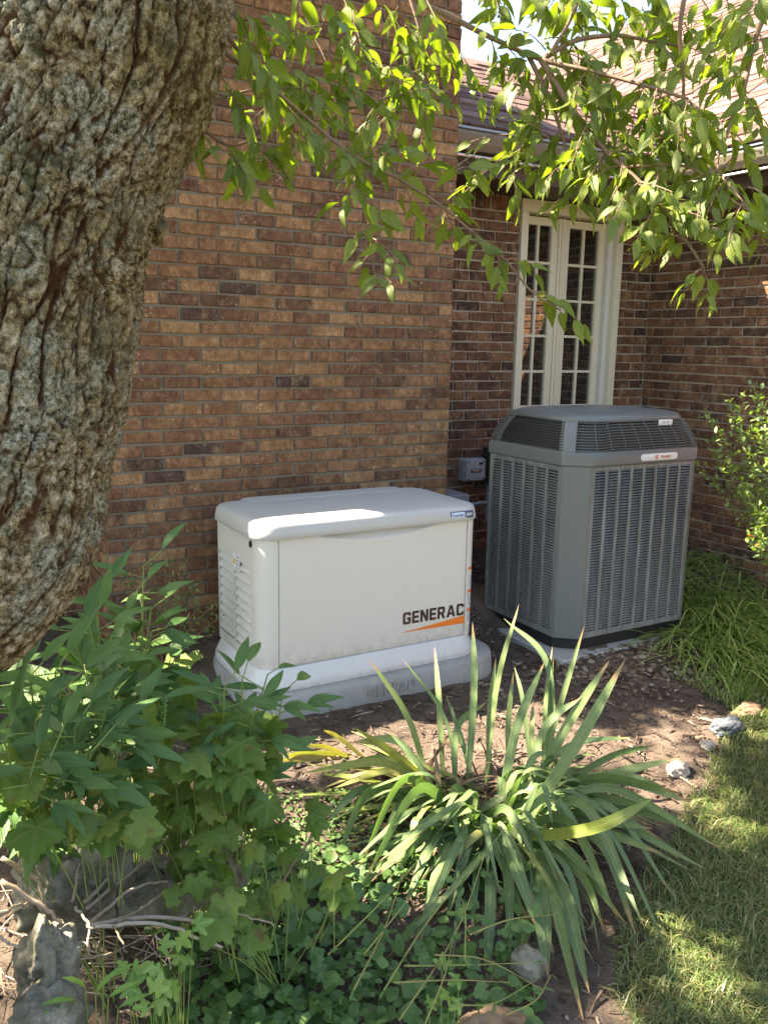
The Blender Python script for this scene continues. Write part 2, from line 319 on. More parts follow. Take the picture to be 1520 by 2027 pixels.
def join(items, name):
    vs, fs, uvs, base = [], [], [], 0; hasuv = bool(items[0][0].uv_layers); cache = {}
    for me, Mx, s in items:
        if me.name not in cache:
            a = np.empty(len(me.vertices)*3); me.vertices.foreach_get('co', a)
            u = None
            if hasuv: u = np.empty(len(me.loops)*2); me.uv_layers[0].data.foreach_get('uv', u)
            cache[me.name] = (np.c_[a.reshape(-1, 3), np.ones(len(me.vertices))], [tuple(pl.vertices) for pl in me.polygons], u)
        co, pf, u = cache[me.name]
        vs.append((co @ np.array(Mx).T)[:, :3]); fs += [tuple(i+base for i in f) for f in pf]; base += len(co)
        if hasuv: uvs.append(u)
    out = bpy.data.meshes.new(name); out.from_pydata(np.concatenate(vs).tolist(), [], fs)
    if hasuv: out.uv_layers.new(name='UVMap').data.foreach_set('uv', np.concatenate(uvs))
    out.polygons.foreach_set('use_smooth', [hasuv]*len(out.polygons)); out.update(); return out
# bark outline in the photo, for telling which bricks show
def behind_trunk(x, y): return x < np.interp(y, [0, 430, 900, 1050, 1250, 1330], [455, 340, 210, 192, 95, 0])
def wall_rows(z1): return range(0, int(z1/CH)+1)
Z0 = 1.71-25*CH-CH*1                                     # bottom of the lowest course
def rowz(k): return Z0+k*CH
def course_even(k): return (25-k) % 2 == 0               # courses that start with a whole brick at the chimney corner
# chimney breast: a thing of its own
ch = root('brick_chimney', 'wide projecting chimney of tan and brown brick behind the white generator', 'chimney', (0, .3, 0))
g = MB(); g.box(.006, 2.026, .006, 1.3, -.2, 4.4); g.obj('mortar', M['mortar'], ch)
CH_TOP = 4.35
items = []
def hid(x, y): return behind_trunk(x, y) or (445 < x < 955 and y > 1030) or (x < 450 and y > 1240)
for k in wall_rows(4.3):
    z = rowz(k)+CH/2; full = course_even(k); x = 0.0
    while x < 10*BW-.01:
        w = BW if (x > 0 or full) else BW/2
        if x+w > 10*BW: w = 10*BW-x
        Mx = Matrix.Translation(V((x+w/2+U(-.0015, .0015), -.0005+U(-.0025, .002), z+U(-.001, .001)))) @ Matrix.Rotation(U(-.006, .006), 4, 'Y')
        items.append((bmesh_of(w-.0105, CH-.0115, M['brick']), Mx, score(Mx.translation, w, hid))); x += w
    for X, sgn in ((0, -1), (10*BW, 1)):                   # returns
        y = 0.0; w0 = BW/2 if full else BW
        while y < 1.2:
            w = w0 if y == 0 else BW
            Mx = Matrix.Translation(V((X, y+w/2+.004, z))) @ Matrix.Rotation(-sgn*-math.pi/2, 4, 'Z')
            px, py, pz = pix(Mx.translation)
            items.append((bmesh_of(w-.0105, CH-.0115, M['brick']), Mx, (.05/pz if sgn < 0 and 150 < px < 210 and 1040 < py < 1200 else 0))); y += w
lay(items, ch, M['brick'], 300)

# ------------------------------------------------------------------ house
hs = root('brick_house', 'brown brick house wing with cream French doors and shingled roof', 'house', (3.5, .8, 0))
RY, RX = .6735, 4.333
g = MB(); g.box(-4, 3.02, RY+.004, RY+.2, -.2, 2.80); g.box(3.99, RX+.2, RY+.004, RY+.2, -.2, 2.80); g.box(3.02, 3.99, RY+.004, RY+.2, -.2, .32); g.box(3.02, 3.99, RY+.004, RY+.2, 2.66, 2.80)
wall = g.obj('rear_wall', M['mortar_light'], hs)
g = MB(); g.box(RX+.004, RX+.2, -7.0, RY+.004, -.2, 2.80); wall2 = g.obj('side_wall', M['mortar_light'], hs)
def hid2(x, y): return (985 < x < 1350 and y > 812) or (x > 1235 and y < 440) or (x > 1380 and y > 800) or y > 1130
itA, itB = [], []
def rear_items(x0, x1, phase, z1, lst, hidf, soldier=False):
    for k in wall_rows(z1):
        z = rowz(k)+CH/2
        if z+CH/2 > z1: break
        x = x0-((x0-phase-(0 if k % 2 else BW/2)) % BW)
        while x < x1-.004:
            a, b = max(x, x0), min(x+BW, x1)
            if b-a > .03:
                w = round((b-a)/.01)*.01 if b-a < BW-.002 else BW
                Mx = Matrix.Translation(V(((a+b)/2, RY-.0025+U(-.002, .002), z+U(-.001, .001)))) @ Matrix.Rotation(U(-.005, .005), 4, 'Y')
                lst.append((bmesh_of(w-.0105, CH-.0115, M['brick_dark']), Mx, score(Mx.translation, b-a, hidf)))
            x += BW
rear_items(2.03, 3.028, 2.719, 2.595, itA, hid2); rear_items(3.985, RX, 3.985, 2.70, itA, hid2)
x = 2.03
while x < 2.96:
    Mx = Matrix.Translation(V((x+.034, RY-.0025, 2.69))) @ Matrix.Rotation(math.pi/2, 4, 'Y')
    itA.append((bmesh_of(.193, .0572, M['brick_dark']), Mx, score(V((x, RY, 2.64)), .1, hid2))); x += CH
Mx = Matrix.Translation(V((3.0, RY-.0025, 2.62))); itA.append((bmesh_of(.05, .0572, M['brick_dark']), Mx, .01))
itL = []; rear_items(-3, -.0, 0, 2.4, itL, lambda x, y: True)
for k in wall_rows(2.70):
    z = rowz(k)+CH/2; y = RY-.004-(.07 if k % 2 else .17)
    first = RY-.004-y
    segs = [(y+first/2, first)]
    while y > -4.6: segs.append((y-BW/2, BW)); y -= BW
    for yc, w in segs:
        w2 = w if w == BW else round(w, 2)
        Mx = Matrix.Translation(V((RX-.0025+U(-.002, .002), yc, z+U(-.001, .001)))) @ Matrix.Rotation(-math.pi/2, 4, 'Z')
        itB.append((bmesh_of(w2-.0105, CH-.0115, M['brick_dark']), Mx, score(Mx.translation, w, hid2)))
nA = sum(1 for t in itA if t[2] > 0); lay(itA, wall, M['brick_dark'], min(nA, 140)); lay(itB, wall2, M['brick_dark'], 300-min(nA, 140)); lay(itL, wall, M['brick_dark'], 0)
# eaves: gutter, rod, fascia, soffit (rear eave along x, wing eave along y)
EY, EX = .075, 3.825
g = MB(); g.loft([[V((x, EY, 2.905)), V((x, EY-.004, 2.885)), V((x, EY+.012, 2.84)), V((x, EY+.035, 2.805)), V((x, EY+.11, 2.805)), V((x, EY+.11, 2.90))] for x in (2.03, EX+.10)]); g.obj('gutter', M['gutter'], hs)
g = MB(); g.loft([[V((EX, y, 2.905)), V((EX-.004, y, 2.885)), V((EX+.012, y, 2.84)), V((EX+.035, y, 2.805)), V((EX+.11, y, 2.805)), V((EX+.11, y, 2.90))] for y in (EY-.006, -7.3)]); g.obj('gutter', M['gutter'], hs)
g = MB(); g.box(2.03, EX, EY-.012, EY+.03, 2.908, 2.922); g.obj('drip_edge', M['drip'], hs); g = MB(); g.box(EX-.012, EX+.03, -7.3, EY-.015, 2.908, 2.922); g.obj('drip_edge', M['drip'], hs)
g = MB(); g.tube([(2.05, EY+.05, 2.776), (EX+.1, EY+.05, 2.776)], .009, 8); g.obj('hanger_rod', M['rod'], hs); g = MB(); g.tube([(EX+.05, EY, 2.776), (EX+.05, -7.2, 2.776)], .009, 8); g.obj('hanger_rod', M['rod'], hs)
g = MB(); g.box(2.03, EX+.12, EY+.115, EY+.14, 2.685, 2.90); g.obj('fascia', M['fascia'], hs); g = MB(); g.box(EX+.115, EX+.14, -7.3, EY+.113, 2.685, 2.90); g.obj('fascia', M['fascia'], hs)
g = MB(); g.box(2.03, RX+.1, EY+.143, RY+.002, 2.694, 2.71); g.box(EX+.143, RX+.002, -7.3, EY+.140, 2.695, 2.712); g.obj('soffit', M['fascia'], hs)
# roofs
SR, SW = .58, .67
g = MB(); g.quad((2.0, EY-.01, 2.915), (12, EY-.01, 2.915), (12, 1.6, 2.915+SR*1.54), (2.0, 1.6, 2.915+SR*1.54)); g.quad((-.02, 1.6, 3.80), (12, 1.6, 3.80), (12, 3.6, 2.7), (-.02, 3.6, 2.7))
g.quad((EX-.01, -8, 2.912), (8.75, -8, 2.912+SW*4.99), (8.75, 7.6, 2.912+SW*4.99), (EX-.01, 7.6, 2.912)); g.quad((8.75, -8, 6.25), (13.7, -8, 2.9), (13.7, 7.6, 2.9), (8.75, 7.6, 6.25))
roof = g.obj('roof', M['fascia'], hs)
shm = []
for k in range(8):
    b = MB(); w = [.16, .22, .28, .19, .25, .14, .30, .21][k]; t = [.012, .017, .013, .02, .011, .016, .012, .019][k]
    b.box(0, w-.004, 0, .19, 0, t); mm = b.mesh('shingle'); mm.materials.append(M['shingle']); shm.append((mm, w))
itR = []
def shingle_plane(O, ex, eu, L, H, lst, keep):
    nrm = ex.cross(eu).normalized(); R = Matrix((ex, eu, nrm)).transposed().to_4x4(); r = 0
    while r*.14 < H:
        s = -U(0, .2)
        while s < L:
            me, w = random.choice(shm); p = O+ex*s+eu*(r*.14+U(-.012, .012))+nrm*.002
            q = p+ex*(w/2)
            if keep(q):
                Mx = Matrix.Translation(p) @ R @ Matrix.Rotation(math.radians(-2.5)*-1*-1, 4, 'X'); lst.append((me, Mx, 0 if pix(q)[0] > 1500 else score(q, w, lambda x, y: y < 5)))
            s += w
        r += 1
eu = V((0, 1, SR)).normalized(); shingle_plane(V((2.03, EY+.0, 2.93)), V((1, 0, 0)), eu, 3.4, 1.72, itR, lambda q: (q.x-EX)*SW < (q.y-EY)*SR+.02 or q.x < EX)
eu = V((1, 0, SW)).normalized(); shingle_plane(V((EX-.015, 5.5, 2.93)), V((0, -1, 0)), eu, 9.0, 5.95, itR, lambda q: q.y < EY or (q.x-EX)*SW > (q.y-EY)*SR-.02 or q.y > 1.7)
lay(itR, roof, M['shingle'], 300, 'shingle')
g = MB(); g.quad((-5, .05, 2.45), (-.01, .05, 2.45), (-.01, 3.2, 3.9), (-5, 3.2, 3.9)); g.box(-5, -.01, .052, .075, 2.27, 2.446); g.box(-5, -.01, .08, RY, 2.27, 2.29); g.obj('lower_roof', M['fascia'], hs)
# french doors
door = root('french_door', '', 'door'); bpy.data.objects.remove(door)       # built as a part of the house instead
g = MB(); T = RY
g.box(3.025, 3.085, T-.03, T+.1, .34, 2.60); g.box(3.93, 3.995, T-.03, T+.1, .34, 2.60); g.box(3.02, 4.0, T-.034, T+.1, 2.602, 2.685); g.box(3.085, 3.93, T-.02, T+.1, .30, .335)
trim = g.obj('door_frame', M['trim'], hs)
g = MB(); g.box(3.885, 3.928, T+.012, T+.1, .34, 2.598); g.obj('jamb', M['trim2'], trim)
DY = T+.055
def leaf(x0, x1):
    sl, sr, st, sb = .045, .055, 2.535, .47
    g = MB(); g.box(x0, x0+sl, DY, DY+.045, .34, 2.59); g.box(x1-sr, x1, DY, DY+.045, .34, 2.59); g.box(x0+sl, x1-sr, DY+.001, DY+.044, st, 2.59); g.box(x0+sl, x1-sr, DY+.001, DY+.044, .34, sb)
    d = g.obj('door_leaf', M['trim'], hs); a, b = x0+sl, x1-sr; mid = (a+b)/2; h = (st-sb)/8
    g = MB(); g.box(mid-.010, mid+.010, DY+.006, DY+.03, sb, st); g.obj('muntin', M['trim'], d)
    for k in range(1, 8):
        g = MB(); g.box(a, b, DY+.008, DY+.028, sb+k*h-.009, sb+k*h+.009); g.obj('muntin', M['trim'], d)
    for k in range(8):
        for c0, c1 in ((a, mid-.010), (mid+.010, b)):
            g = MB(); tl = U(-.0006, .0006); g.quad((c0, DY+.02+tl, sb+k*h), (c1, DY+.02-tl, sb+k*h), (c1, DY+.02-tl, sb+(k+1)*h), (c0, DY+.02+tl, sb+(k+1)*h)); g.obj('pane', M['glass'], d)
    return d
leaf(3.087, 3.425); leaf(3.492, 3.884)
g = MB(); g.box(3.427, 3.490, DY-.012, DY+.03, .34, 2.592); g.box(3.449, 3.468, DY-.022, DY-.0125, .34, 2.592); g.obj('astragal', M['trim'], hs)
g = MB(); g.box(3.02, 4.0, T+.2, T+1.2, .1, 2.7); g.obj('dark_room', M['dark'], hs)  # near-black colour stands in for the unlit room

# ------------------------------------------------------------------ boxes and pipes on the rear wall
bx = root('control_box', 'small light grey electrical control box with black label on brick wall', 'electrical box', (2.66, RY, .82))
def rrect(x0, x1, y0, y1, r, n=5):
    out = []
    for cx, cy, a0 in ((x1-r, y1-r, 0), (x0+r, y1-r, 90), (x0+r, y0+r, 180), (x1-r, y0+r, 270)):
        for k in range(n+1):
            a = math.radians(a0+90*k/n); out.append((cx+r*math.cos(a), cy+r*math.sin(a)))
    return out
def slab_y(x0, x1, z0, z1, y0, y1, r, name, mat, par, bev=.006):      # a rounded plate facing -y
    g = MB(); L = []
    for y, i in ((y1, 0), (y0+bev, 0), (y0+bev*.3, bev*.3), (y0, bev)):
        L.append([V((a, y, b)) for a, b in rrect(x0+i, x1-i, z0+i, z1-i, max(.001, r-i))])
    g.loft(L, True, True); return g.obj(name, mat, par, True, 50)
p0 = on_y(.575, 926, 910); p1 = on_y(.575, 963, 952)
slab_y(p0.x-.015, p1.x, p1.z, p0.z, .60, RY-.004, .012, 'housing', M['boxgrey'], bx); slab_y(p0.x-.008, p1.x-.008, p1.z+.006, p0.z-.006, .582, .599, .012, 'cover', M['boxgrey'], bx)
bw = p1.x-p0.x; bh = p0.z-p1.z
slab_y(p0.x+bw*.2, p0.x+bw*.72, p1.z+bh*.40, p1.z+bh*.56, .5795, .5815, .003, 'label_plate', M['black'], bx, .0006); slab_y(p0.x+bw*.62, p0.x+bw*.8, p1.z+bh*.74, p1.z+bh*.84, .5795, .5815, .002, 'display', M['black'], bx, .0006)
for sx in (.08, .85):
    for sz in (.1, .88):
        g = MB(); c = V((p0.x+bw*sx, .582, p1.z+bh*sz)); g.loft([[c+V((.007*math.cos(t*.785), y, .007*math.sin(t*.785))) for t in range(8)] for y in (0, -.002)]); g.obj('screw', M['black'], bx)
def text(body, h, mat, parent, O, ex, ez, name='lettering', widen=1.0, bold=0.0, depth=.0006, width=None, spacing=1.0):
    cu = bpy.data.curves.new('t', 'FONT'); cu.body = body; cu.size = 1; cu.offset = bold; cu.extrude = .5; cu.resolution_u = 3; cu.space_character = spacing
    to = bpy.data.objects.new('t', cu); COL.objects.link(to); bpy.context.view_layer.update()
    me = bpy.data.meshes.new_from_object(to.evaluated_get(bpy.context.evaluated_depsgraph_get())); bpy.data.objects.remove(to)
    co = np.empty(len(me.vertices)*3); me.vertices.foreach_get('co', co); co = co.reshape(-1, 3); lo = co.min(0); hi = co.max(0)
    sx = (width/(hi[0]-lo[0])) if width else h/(hi[1]-lo[1])*widen; sy = h/(hi[1]-lo[1])
    ex, ez = V(ex), V(ez); n = ex.cross(ez)
    new = [V(O)+ex*((c[0]-lo[0])*sx)+ez*((c[1]-lo[1])*sy)+n*(c[2]*depth+depth*.5) for c in co]
    me.vertices.foreach_set('co', [x for v in new for x in v]); me.materials.clear(); me.materials.append(mat); me.name = name; me.update()
    return link(name, me, mat, parent)
text('GENERAC', bh*.06, M['paper'], bx, (p0.x+bw*.25, .579, p1.z+bh*.48), (1, 0, 0), (0, 0, 1), width=bw*.42, bold=.02)
g = MB(); g.box(p0.x+bw*.25, p0.x+bw*.67, .5788, .5793, p1.z+bh*.435, p1.z+bh*.455); g.obj('stripe', M['orange'], bx)
db = root('junction_box', 'dark weathered metal box on brick wall partly behind the tall grey unit', 'electrical box', (2.95, RY, .85))
p0 = on_y(.60, 968, 890); slab_y(p0.x, p0.x+.26, p0.z-.25, p0.z, .58, RY-.004, .006, 'housing', M['boxdark'], db); slab_y(p0.x-.006, p0.x+.266, p0.z+.001, p0.z+.012, .57, RY-.004, .004, 'lid', M['boxdark'], db)
cz = root('conduit_run', 'grey plastic conduit dropping down the brick wall beside the tall unit', 'pipe', (2.8, .62, .1))
g = MB(); a = on_y(.63, 966, 945); b = on_y(.63, 963, 1010); c = on_y(.62, 964, 1030); d = on_y(.58, 972, 1056); e = d+V((.06, -.03, -.2)); g.tube(spline([a, b, c, d, e], 6), .0125, 8); g.obj('conduit', M['pvc'], cz, True)
cz2 = root('conduit_run', 'blue grey conduit running level between generator and tall grey unit', 'pipe', (2.6, .5, .65)); a = on_y(.40, 930, 999); b = on_y(.40, 990, 992); g = MB(); g.tube([a, b, b+V((.3, .02, .02))], .014, 8); g.obj('conduit', M['pvc'], cz2, True)
for q in (.25, .8):
    c = a.lerp(b, q); g = MB(); g.tube([c, c+(b-a).normalized()*.03], .018, 8); g.obj('coupling', M['pvc'], cz2, True)
jb = root('outlet_box', 'pale grey box fixed low on the brick behind the generator lid', 'electrical box', (2.2, .6, .7)); p0 = on_y(.5, 880, 978); slab_y(p0.x, p0.x+.17, p0.z-.16, p0.z, .44, RY-.004, .02, 'housing', M['boxgrey'], jb, .01)
slab_y(p0.x+.012, p0.x+.158, p0.z-.148, p0.z-.012, .432, .4385, .01, 'cover', M['boxgrey'], jb, .003)

# ------------------------------------------------------------------ generator
ge = root('generator', 'cream white standby generator with orange swoosh on a concrete pad', 'generator', (1.07, -.53, .1))
GX0, GX1, GY0, GY1 = .484, 1.660, -.83, -.235; GR = .085
def gloop(z, inset, r, x0=GX0, x1=GX1, y0=GY0, y1=GY1, n=7): return [V((a, b, z)) for a, b in rrect(x0+inset, x1-inset, y0+inset, y1-inset, max(.004, r-inset*.6), n)]
def notch_loop(z):
    base = rrect(GX0, GX1, GY0, GY1, .045, 7)[:16]+rrect(GX0, GX1, GY0, GY1, GR, 7)[16:24]+rrect(GX0, GX1, GY0, GY1, .06, 7)[24:]; px0, px1 = .572, 1.5995
    seg = base[16:24]; rest = base[:16]; last = base[24:]       # 16..23 is the front-left corner
    pts = rest+[(GX0, -.283), (GX0+.03, -.283), (GX0+.03, -.718), (GX0, -.718)]+seg[:8]+[(px0, GY0), (px0, GY0+.03), (px1, GY0+.03), (px1, GY0)]+last
    return [V((a, b, z)) for a, b in pts]
g = MB(); g.loft([notch_loop(z) for z in (.212, .3, .5, .7, .84)], False, False); g.obj('body', M['white'], ge, True, 40)
# front panel with scooped hand hold
g = MB(); nu, nv = 64, 60; a0, a1, z0, z1 = .5755, 1.5965, .216, .832
def scoop(u):
    t = (u-.16)/.70
    return .055*(1-(2*t-1)**2)**.8 if 0 < t < 1 else 0
for j in range(nv+1):
    vz = j/nv; vz = 1-(1-vz)**1.6
    for i in range(nu+1):
        u = i/nu; z = z0+(z1-z0)*vz; y = GY0; D = scoop(u)
        if D > 0:
            t = (z-(z1-D))/D
            if t > 0: y += .034*t**.8*min(1, D/.03)
        e = min(u, 1-u, vz)*(a1-a0)
        if e < .004: y += .004
        g.v.append((a0+(a1-a0)*u, y-.001, z))
for j in range(nv):
    for i in range(nu): g.f.append((j*(nu+1)+i, j*(nu+1)+i+1, (j+1)*(nu+1)+i+1, (j+1)*(nu+1)+i))
g.obj('front_panel', M['white'], ge, True)
g = MB(); g.box(.5725, 1.5990, GY0+.027, GY0+.029, .214, .838); g.obj('gap_backing', M['dark'], ge)  # near-black sheet paints the shade inside the panel seam
# lid: crowned, with a rolled edge and drip lip
g = MB(); L = []
for z, i, r in ((.830, .012, .10), (.823, -.006, .115), (.828, -.010, .12), (.850, -.007, .12), (.870, -.003, .118), (.882, .002, .115), (.889, .008, .11), (.894, .018, .105), (.898, .035, .10), (.902, .08, .09), (.906, .16, .07), (.908, .26, .03)): L.append(gloop(z, i, r, .467, 1.680, -.845, -.215))
g.loft(L, False, True); g.obj('lid', M['lidw'], ge, True, 60)
g = MB(); L = [gloop(z, i, .05, .62, 1.54, -.38, -.2) for z, i in ((.885, -.002), (.900, .0), (.9055, .02), (.908, .05))]; g.loft(L, False, True); g.obj('lid_hump', M['lidw'], ge, True, 60)
# flared base skirt
g = MB(); g.loft([gloop(z, i, r) for z, i, r in ((.213, .002, .085), (.210, -.004, .09), (.200, -.010, .10), (.158, -.034, .12), (.148, -.040, .125), (.120, -.042, .125), (.114, -.040, .125))], True, True); g.obj('base_skirt', M['white2'], ge, True, 50)
# louvers on the left end
g = MB(); g.box(GX0, GX0+.0295, -.7165, -.2845, .672, .838); g.obj('side_panel', M['white'], ge); g = MB(); g.box(GX0, GX0+.0295, -.7165, -.2845, .214, .262); g.obj('side_panel', M['white'], ge)
for k in range(9):
    for ya, yb in ((-.714, -.514), (-.490, -.286)):
        z = .628-k*.0452; g = MB(); X = GX0; n = 6; L = []
        for q in range(n+1):
            y = ya+(yb-ya)*q/n
            L.append([V((X+.029, y, z+.046)), V((X+.022, y, z+.0445)), V((X+.004, y, z+.016)), V((X-.001, y, z+.008)), V((X+.002, y, z+.004)), V((X+.029, y, z+.010))])
        g.loft([l[::-1] for l in L]); g.obj('louver', M['white'], ge, True, 35)
g = MB(); g.box(GX0-.001, GX0+.0295, -.513, -.491, .263, .671); g.obj('divider', M['white'], ge)
g = MB(); c = on_x(GX0-.001, 497, 1077); g.loft([[c+V((x, .013*math.cos(t*.5236), .016*math.sin(t*.5236))) for t in range(12)][::-1] for x in (.004, -.006)]); g.obj('lock', M['black'], ge, True, 40)
c = on_x(GX0-.001, 468, 1112); g = MB(); g.box(GX0-.002, GX0, c.y-.045, c.y+.045, c.z-.04, c.z+.04); st = g.obj('warning_sticker', M['paper'], ge)
g = MB(); g.box(GX0-.0026, GX0-.0021, c.y+.01, c.y+.036, c.z-.012, c.z+.012); g.obj('pictogram', M['yellow'], st); g = MB()
for k in range(4): g.box(GX0-.0026, GX0-.0021, c.y-.038, c.y+.0, c.z-.03+k*.018, c.z-.024+k*.018)
g.obj('small_print', M['ink'], st)
# front lettering and swoosh
GL = {'G': [[(.12, 0), (.68, 0), (.80, .12), (.80, .56), (.42, .56), (.42, .37), (.57, .37), (.57, .2), (.23, .2), (.23, .8), (.57, .8), (.57, .70), (.80, .70), (.80, .88), (.68, 1), (.12, 1), (0, .88), (0, .12)]],
 'E': [[(0, 0), (.70, 0), (.70, .2), (.23, .2), (.23, .4), (.66, .4), (.66, .6), (.23, .6), (.23, .8), (.70, .8), (.70, 1), (0, 1)]],
 'N': [[(0, 0), (.23, 0), (.23, .60), (.57, 0), (.82, 0), (.82, 1), (.59, 1), (.59, .40), (.25, 1), (0, 1)]],
 'R': [[(0, 0), (.23, 0), (.23, 1), (0, 1)], [(.23, .8), (.77, .8), (.77, .88), (.65, 1), (.23, 1)], [(.54, .54), (.77, .5), (.77, .8), (.54, .8)], [(.23, .34), (.62, .37), (.77, .5), (.54, .54), (.23, .54)], [(.38, .34), (.56, 0), (.82, 0), (.62, .37)]],
 'A': [[(0, 0), (.24, 0), (.47, .78), (.47, 1), (.33, 1)], [(.94, 0), (.61, 1), (.47, 1), (.47, .78), (.70, 0)], [(.30, .2), (.64, .2), (.588, .38), (.352, .38)]],
 'C': [[(.12, 0), (.66, 0), (.78, .12), (.78, .30), (.55, .30), (.55, .2), (.23, .2), (.23, .8), (.55, .8), (.55, .7), (.78, .7), (.78, .88), (.66, 1), (.12, 1), (0, .88), (0, .12)]]}
x = 0; LW = {'G': .80, 'E': .70, 'N': .82, 'R': .82, 'A': .94, 'C': .78}; tot = sum(LW[c] for c in 'GENERAC')+.15*6; kx = .362/tot
for c_ in 'GENERAC':
    g = MB()
    for poly in GL[c_]: g.loft([[V((1.228+(x+a)*kx, yy, .326+b*.062)) for a, b in poly] for yy in (GY0+.001, GY0-.0035)])
    g.obj('letter', M['letter'], ge); x += LW[c_]+.15
g = MB(); zb_ = .290; pts = [(1.222, zb_+.0), (1.592, zb_+.012), (1.592, zb_+.056), (1.40, zb_+.022)]; pts2 = [V((a, GY0-.0035, b)) for a, b in [(1.222, .287), (1.595, .281), (1.595, .322), (1.47, .309), (1.36, .298)]]
g.loft([[p+V((0, .002, 0)) for p in pts2], pts2], True, True); g.obj('swoosh', M['orange'], ge)
# model badge on the lid edge
by = -.8525
def badge(x0, x1, z0, z1, y, mat, name, par): return slab_y(x0, x1, z0, z1, y, y+.004, .004, name, mat, par, .0008)
b0 = badge(1.478, 1.612, .838, .874, by, M['navy'], 'badge', ge); badge(1.483, 1.562, .842, .870, by-.0012, M['ltblue'], 'badge_panel', b0)
text('Guardian', .013, M['navy'], b0, (1.488, by-.0016, .849), (1, 0, 0), (0, 0, 1), width=.068, bold=.01); text('22kW', .015, M['paper'], b0, (1.569, by-.0006, .849), (1, 0, 0), (0, 0, 1), width=.036, bold=.03)
# warning decals down the right front corner
pts = []
GRR = .06; cxr, cyr = GX1-GRR, GY0+GRR
def corner(aa, z, off=.001): a_ = math.radians(aa); return V((cxr+(GRR+off)*math.sin(a_), cyr-(GRR+off)*math.cos(a_), z))
def decal(z0, z1, mat, name, par, a0=10, a1=85, off=.0012):
    g = MB(); n = 6
    for k in range(n):
        A, B = a0+(a1-a0)*k/n, a0+(a1-a0)*(k+1)/n; g.quad(corner(A, z0, off), corner(B, z0, off), corner(B, z1, off), corner(A, z1, off))
    return g.obj(name, mat, par, True)
for zt in (.575, .455, .355):
    zbm = {.575: .46, .455: .36, .355: .265}[zt]; d = decal(zbm, zt, M['paper'], 'warning_decal', ge); decal(zt-.016, zt, M['orange'], 'header', d, 10, 85, .002)
    g = MB(); k = 0; z = zt-.028-(.022 if zt > .5 else 0)
    while z > zbm+.008:
        for A in (14, 26, 38): g.quad(corner(A, z, .0022), corner(A+10, z, .0022), corner(A+10, z+.004, .0022), corner(A, z+.004, .0022))
        z -= .009
    g.obj('small_print', M['ink'], d)
    if zt > .5:
        for A in (16, 40):
            g = MB(); g.add([corner(A, zt-.036, .0022), corner(A+14, zt-.036, .0022), corner(A+7, zt-.017, .0022)], [(0, 1, 2)]); g.obj('pictogram', M['yellow'], d)
# concrete pad with raised lettering
pd = root('concrete_pad', 'rounded grey concrete pad with raised lettering under the white generator', 'pad', (1.1, -.53, 0))
g = MB(); g.loft([gloop(z, i, r, .43, 1.822, -.925, -.13) for z, i, r in ((-.09, 0, .21), (.0, 0, .21), (.088, .005, .21), (.105, .013, .205), (.112, .03, .19))], True, True); g.obj('slab', M['concrete'], pd, True, 60)
text('GENPAD', .062, M['concrete'], pd, (.985, -.9215, .020), (1, 0, 0), (0, 0, 1), 'lettering', bold=.02, depth=.007, width=.27)

# ------------------------------------------------------------------ heat pump unit
ac = root('heat_pump', 'tall grey outdoor heat pump with louvered panels and a wire grille top', 'air conditioner', (2.66, -.55, .08))
AX0, AX1, AY0, AY1, AC_ = 2.163, 3.172, -.965, -.15, .126
def octo(i, z, c=AC_, x0=AX0, x1=AX1, y0=AY0, y1=AY1):
    x0 += i; x1 -= i; y0 += i; y1 -= i; c2 = c*.82
    return [V(p) for p in ((x0+c, y0, z), (x1-c, y0, z), (x1, y0+c2, z), (x1, y1-c2, z), (x1-c, y1, z), (x0+c, y1, z), (x0, y1-c2, z), (x0, y0+c2, z))]
ZB, ZT = .125, 1.072
g = MB(); g.loft([octo(.022, ZB), octo(.022, 1.15)], True, True); g.obj('coil', M['coil'], ac)
def panel(P0, P1, ncol, edge, name='louver_panel'):
    ex = (P1-P0); L = ex.length; ex.normalize(); n = ex.cross(V((0, 0, 1))); g = MB()
    def pt(s, z, o): return P0+ex*s+V((0, 0, z))+n*o
    def slab(s0, s1, za, zb, o0, o1):
        vs = [pt(s, z, o) for o in (o0, o1) for s, z in ((s0, za), (s1, za), (s1, zb), (s0, zb))]
        g.add(vs, [(4, 5, 6, 7), (0, 1, 5, 4), (1, 2, 6, 5), (2, 3, 7, 6), (3, 0, 4, 7)])
    pitch = (L-2*edge)/ncol; rw = pitch*.20
    slab(0, L, ZB, ZB+.035, -.004, .0); slab(0, L, ZT-.028, ZT, -.004, .0)
    for k in range(ncol+1):
        c = edge+k*pitch; a = 0 if k == 0 else c-rw/2; b = L if k == ncol else c+rw/2; slab(a, b, ZB+.035, ZT-.028, -.006, .0005)
    nr = 57; h = (ZT-.028-ZB-.035)/nr
    for r in range(nr):
        z = ZB+.035+r*h
        for k in range(ncol):
            a = edge+k*pitch+rw*.5; b = a+pitch-rw; m_ = (a+b)/2
            vs = [pt(a, z+h*.92, -.007), pt(m_, z+h*1.02, -.007), pt(b, z+h*.92, -.007), pt(a, z+h*.46, .001), pt(m_, z+h*.56, .0045), pt(b, z+h*.46, .001)]
            g.add(vs, [(0, 3, 4, 1), (1, 4, 5, 2)])
    return g.obj(name, M['louver'], ac, kind=None)
O = octo(0, 0)
panel(O[0], O[1], 8, .012); panel(O[7]+V((0, 0, 0)), O[7]+V((0, 0, 0)), 1, .0) if False else None
panel(O[6], O[7], 6, .012); panel(O[2], O[3], 6, .012)
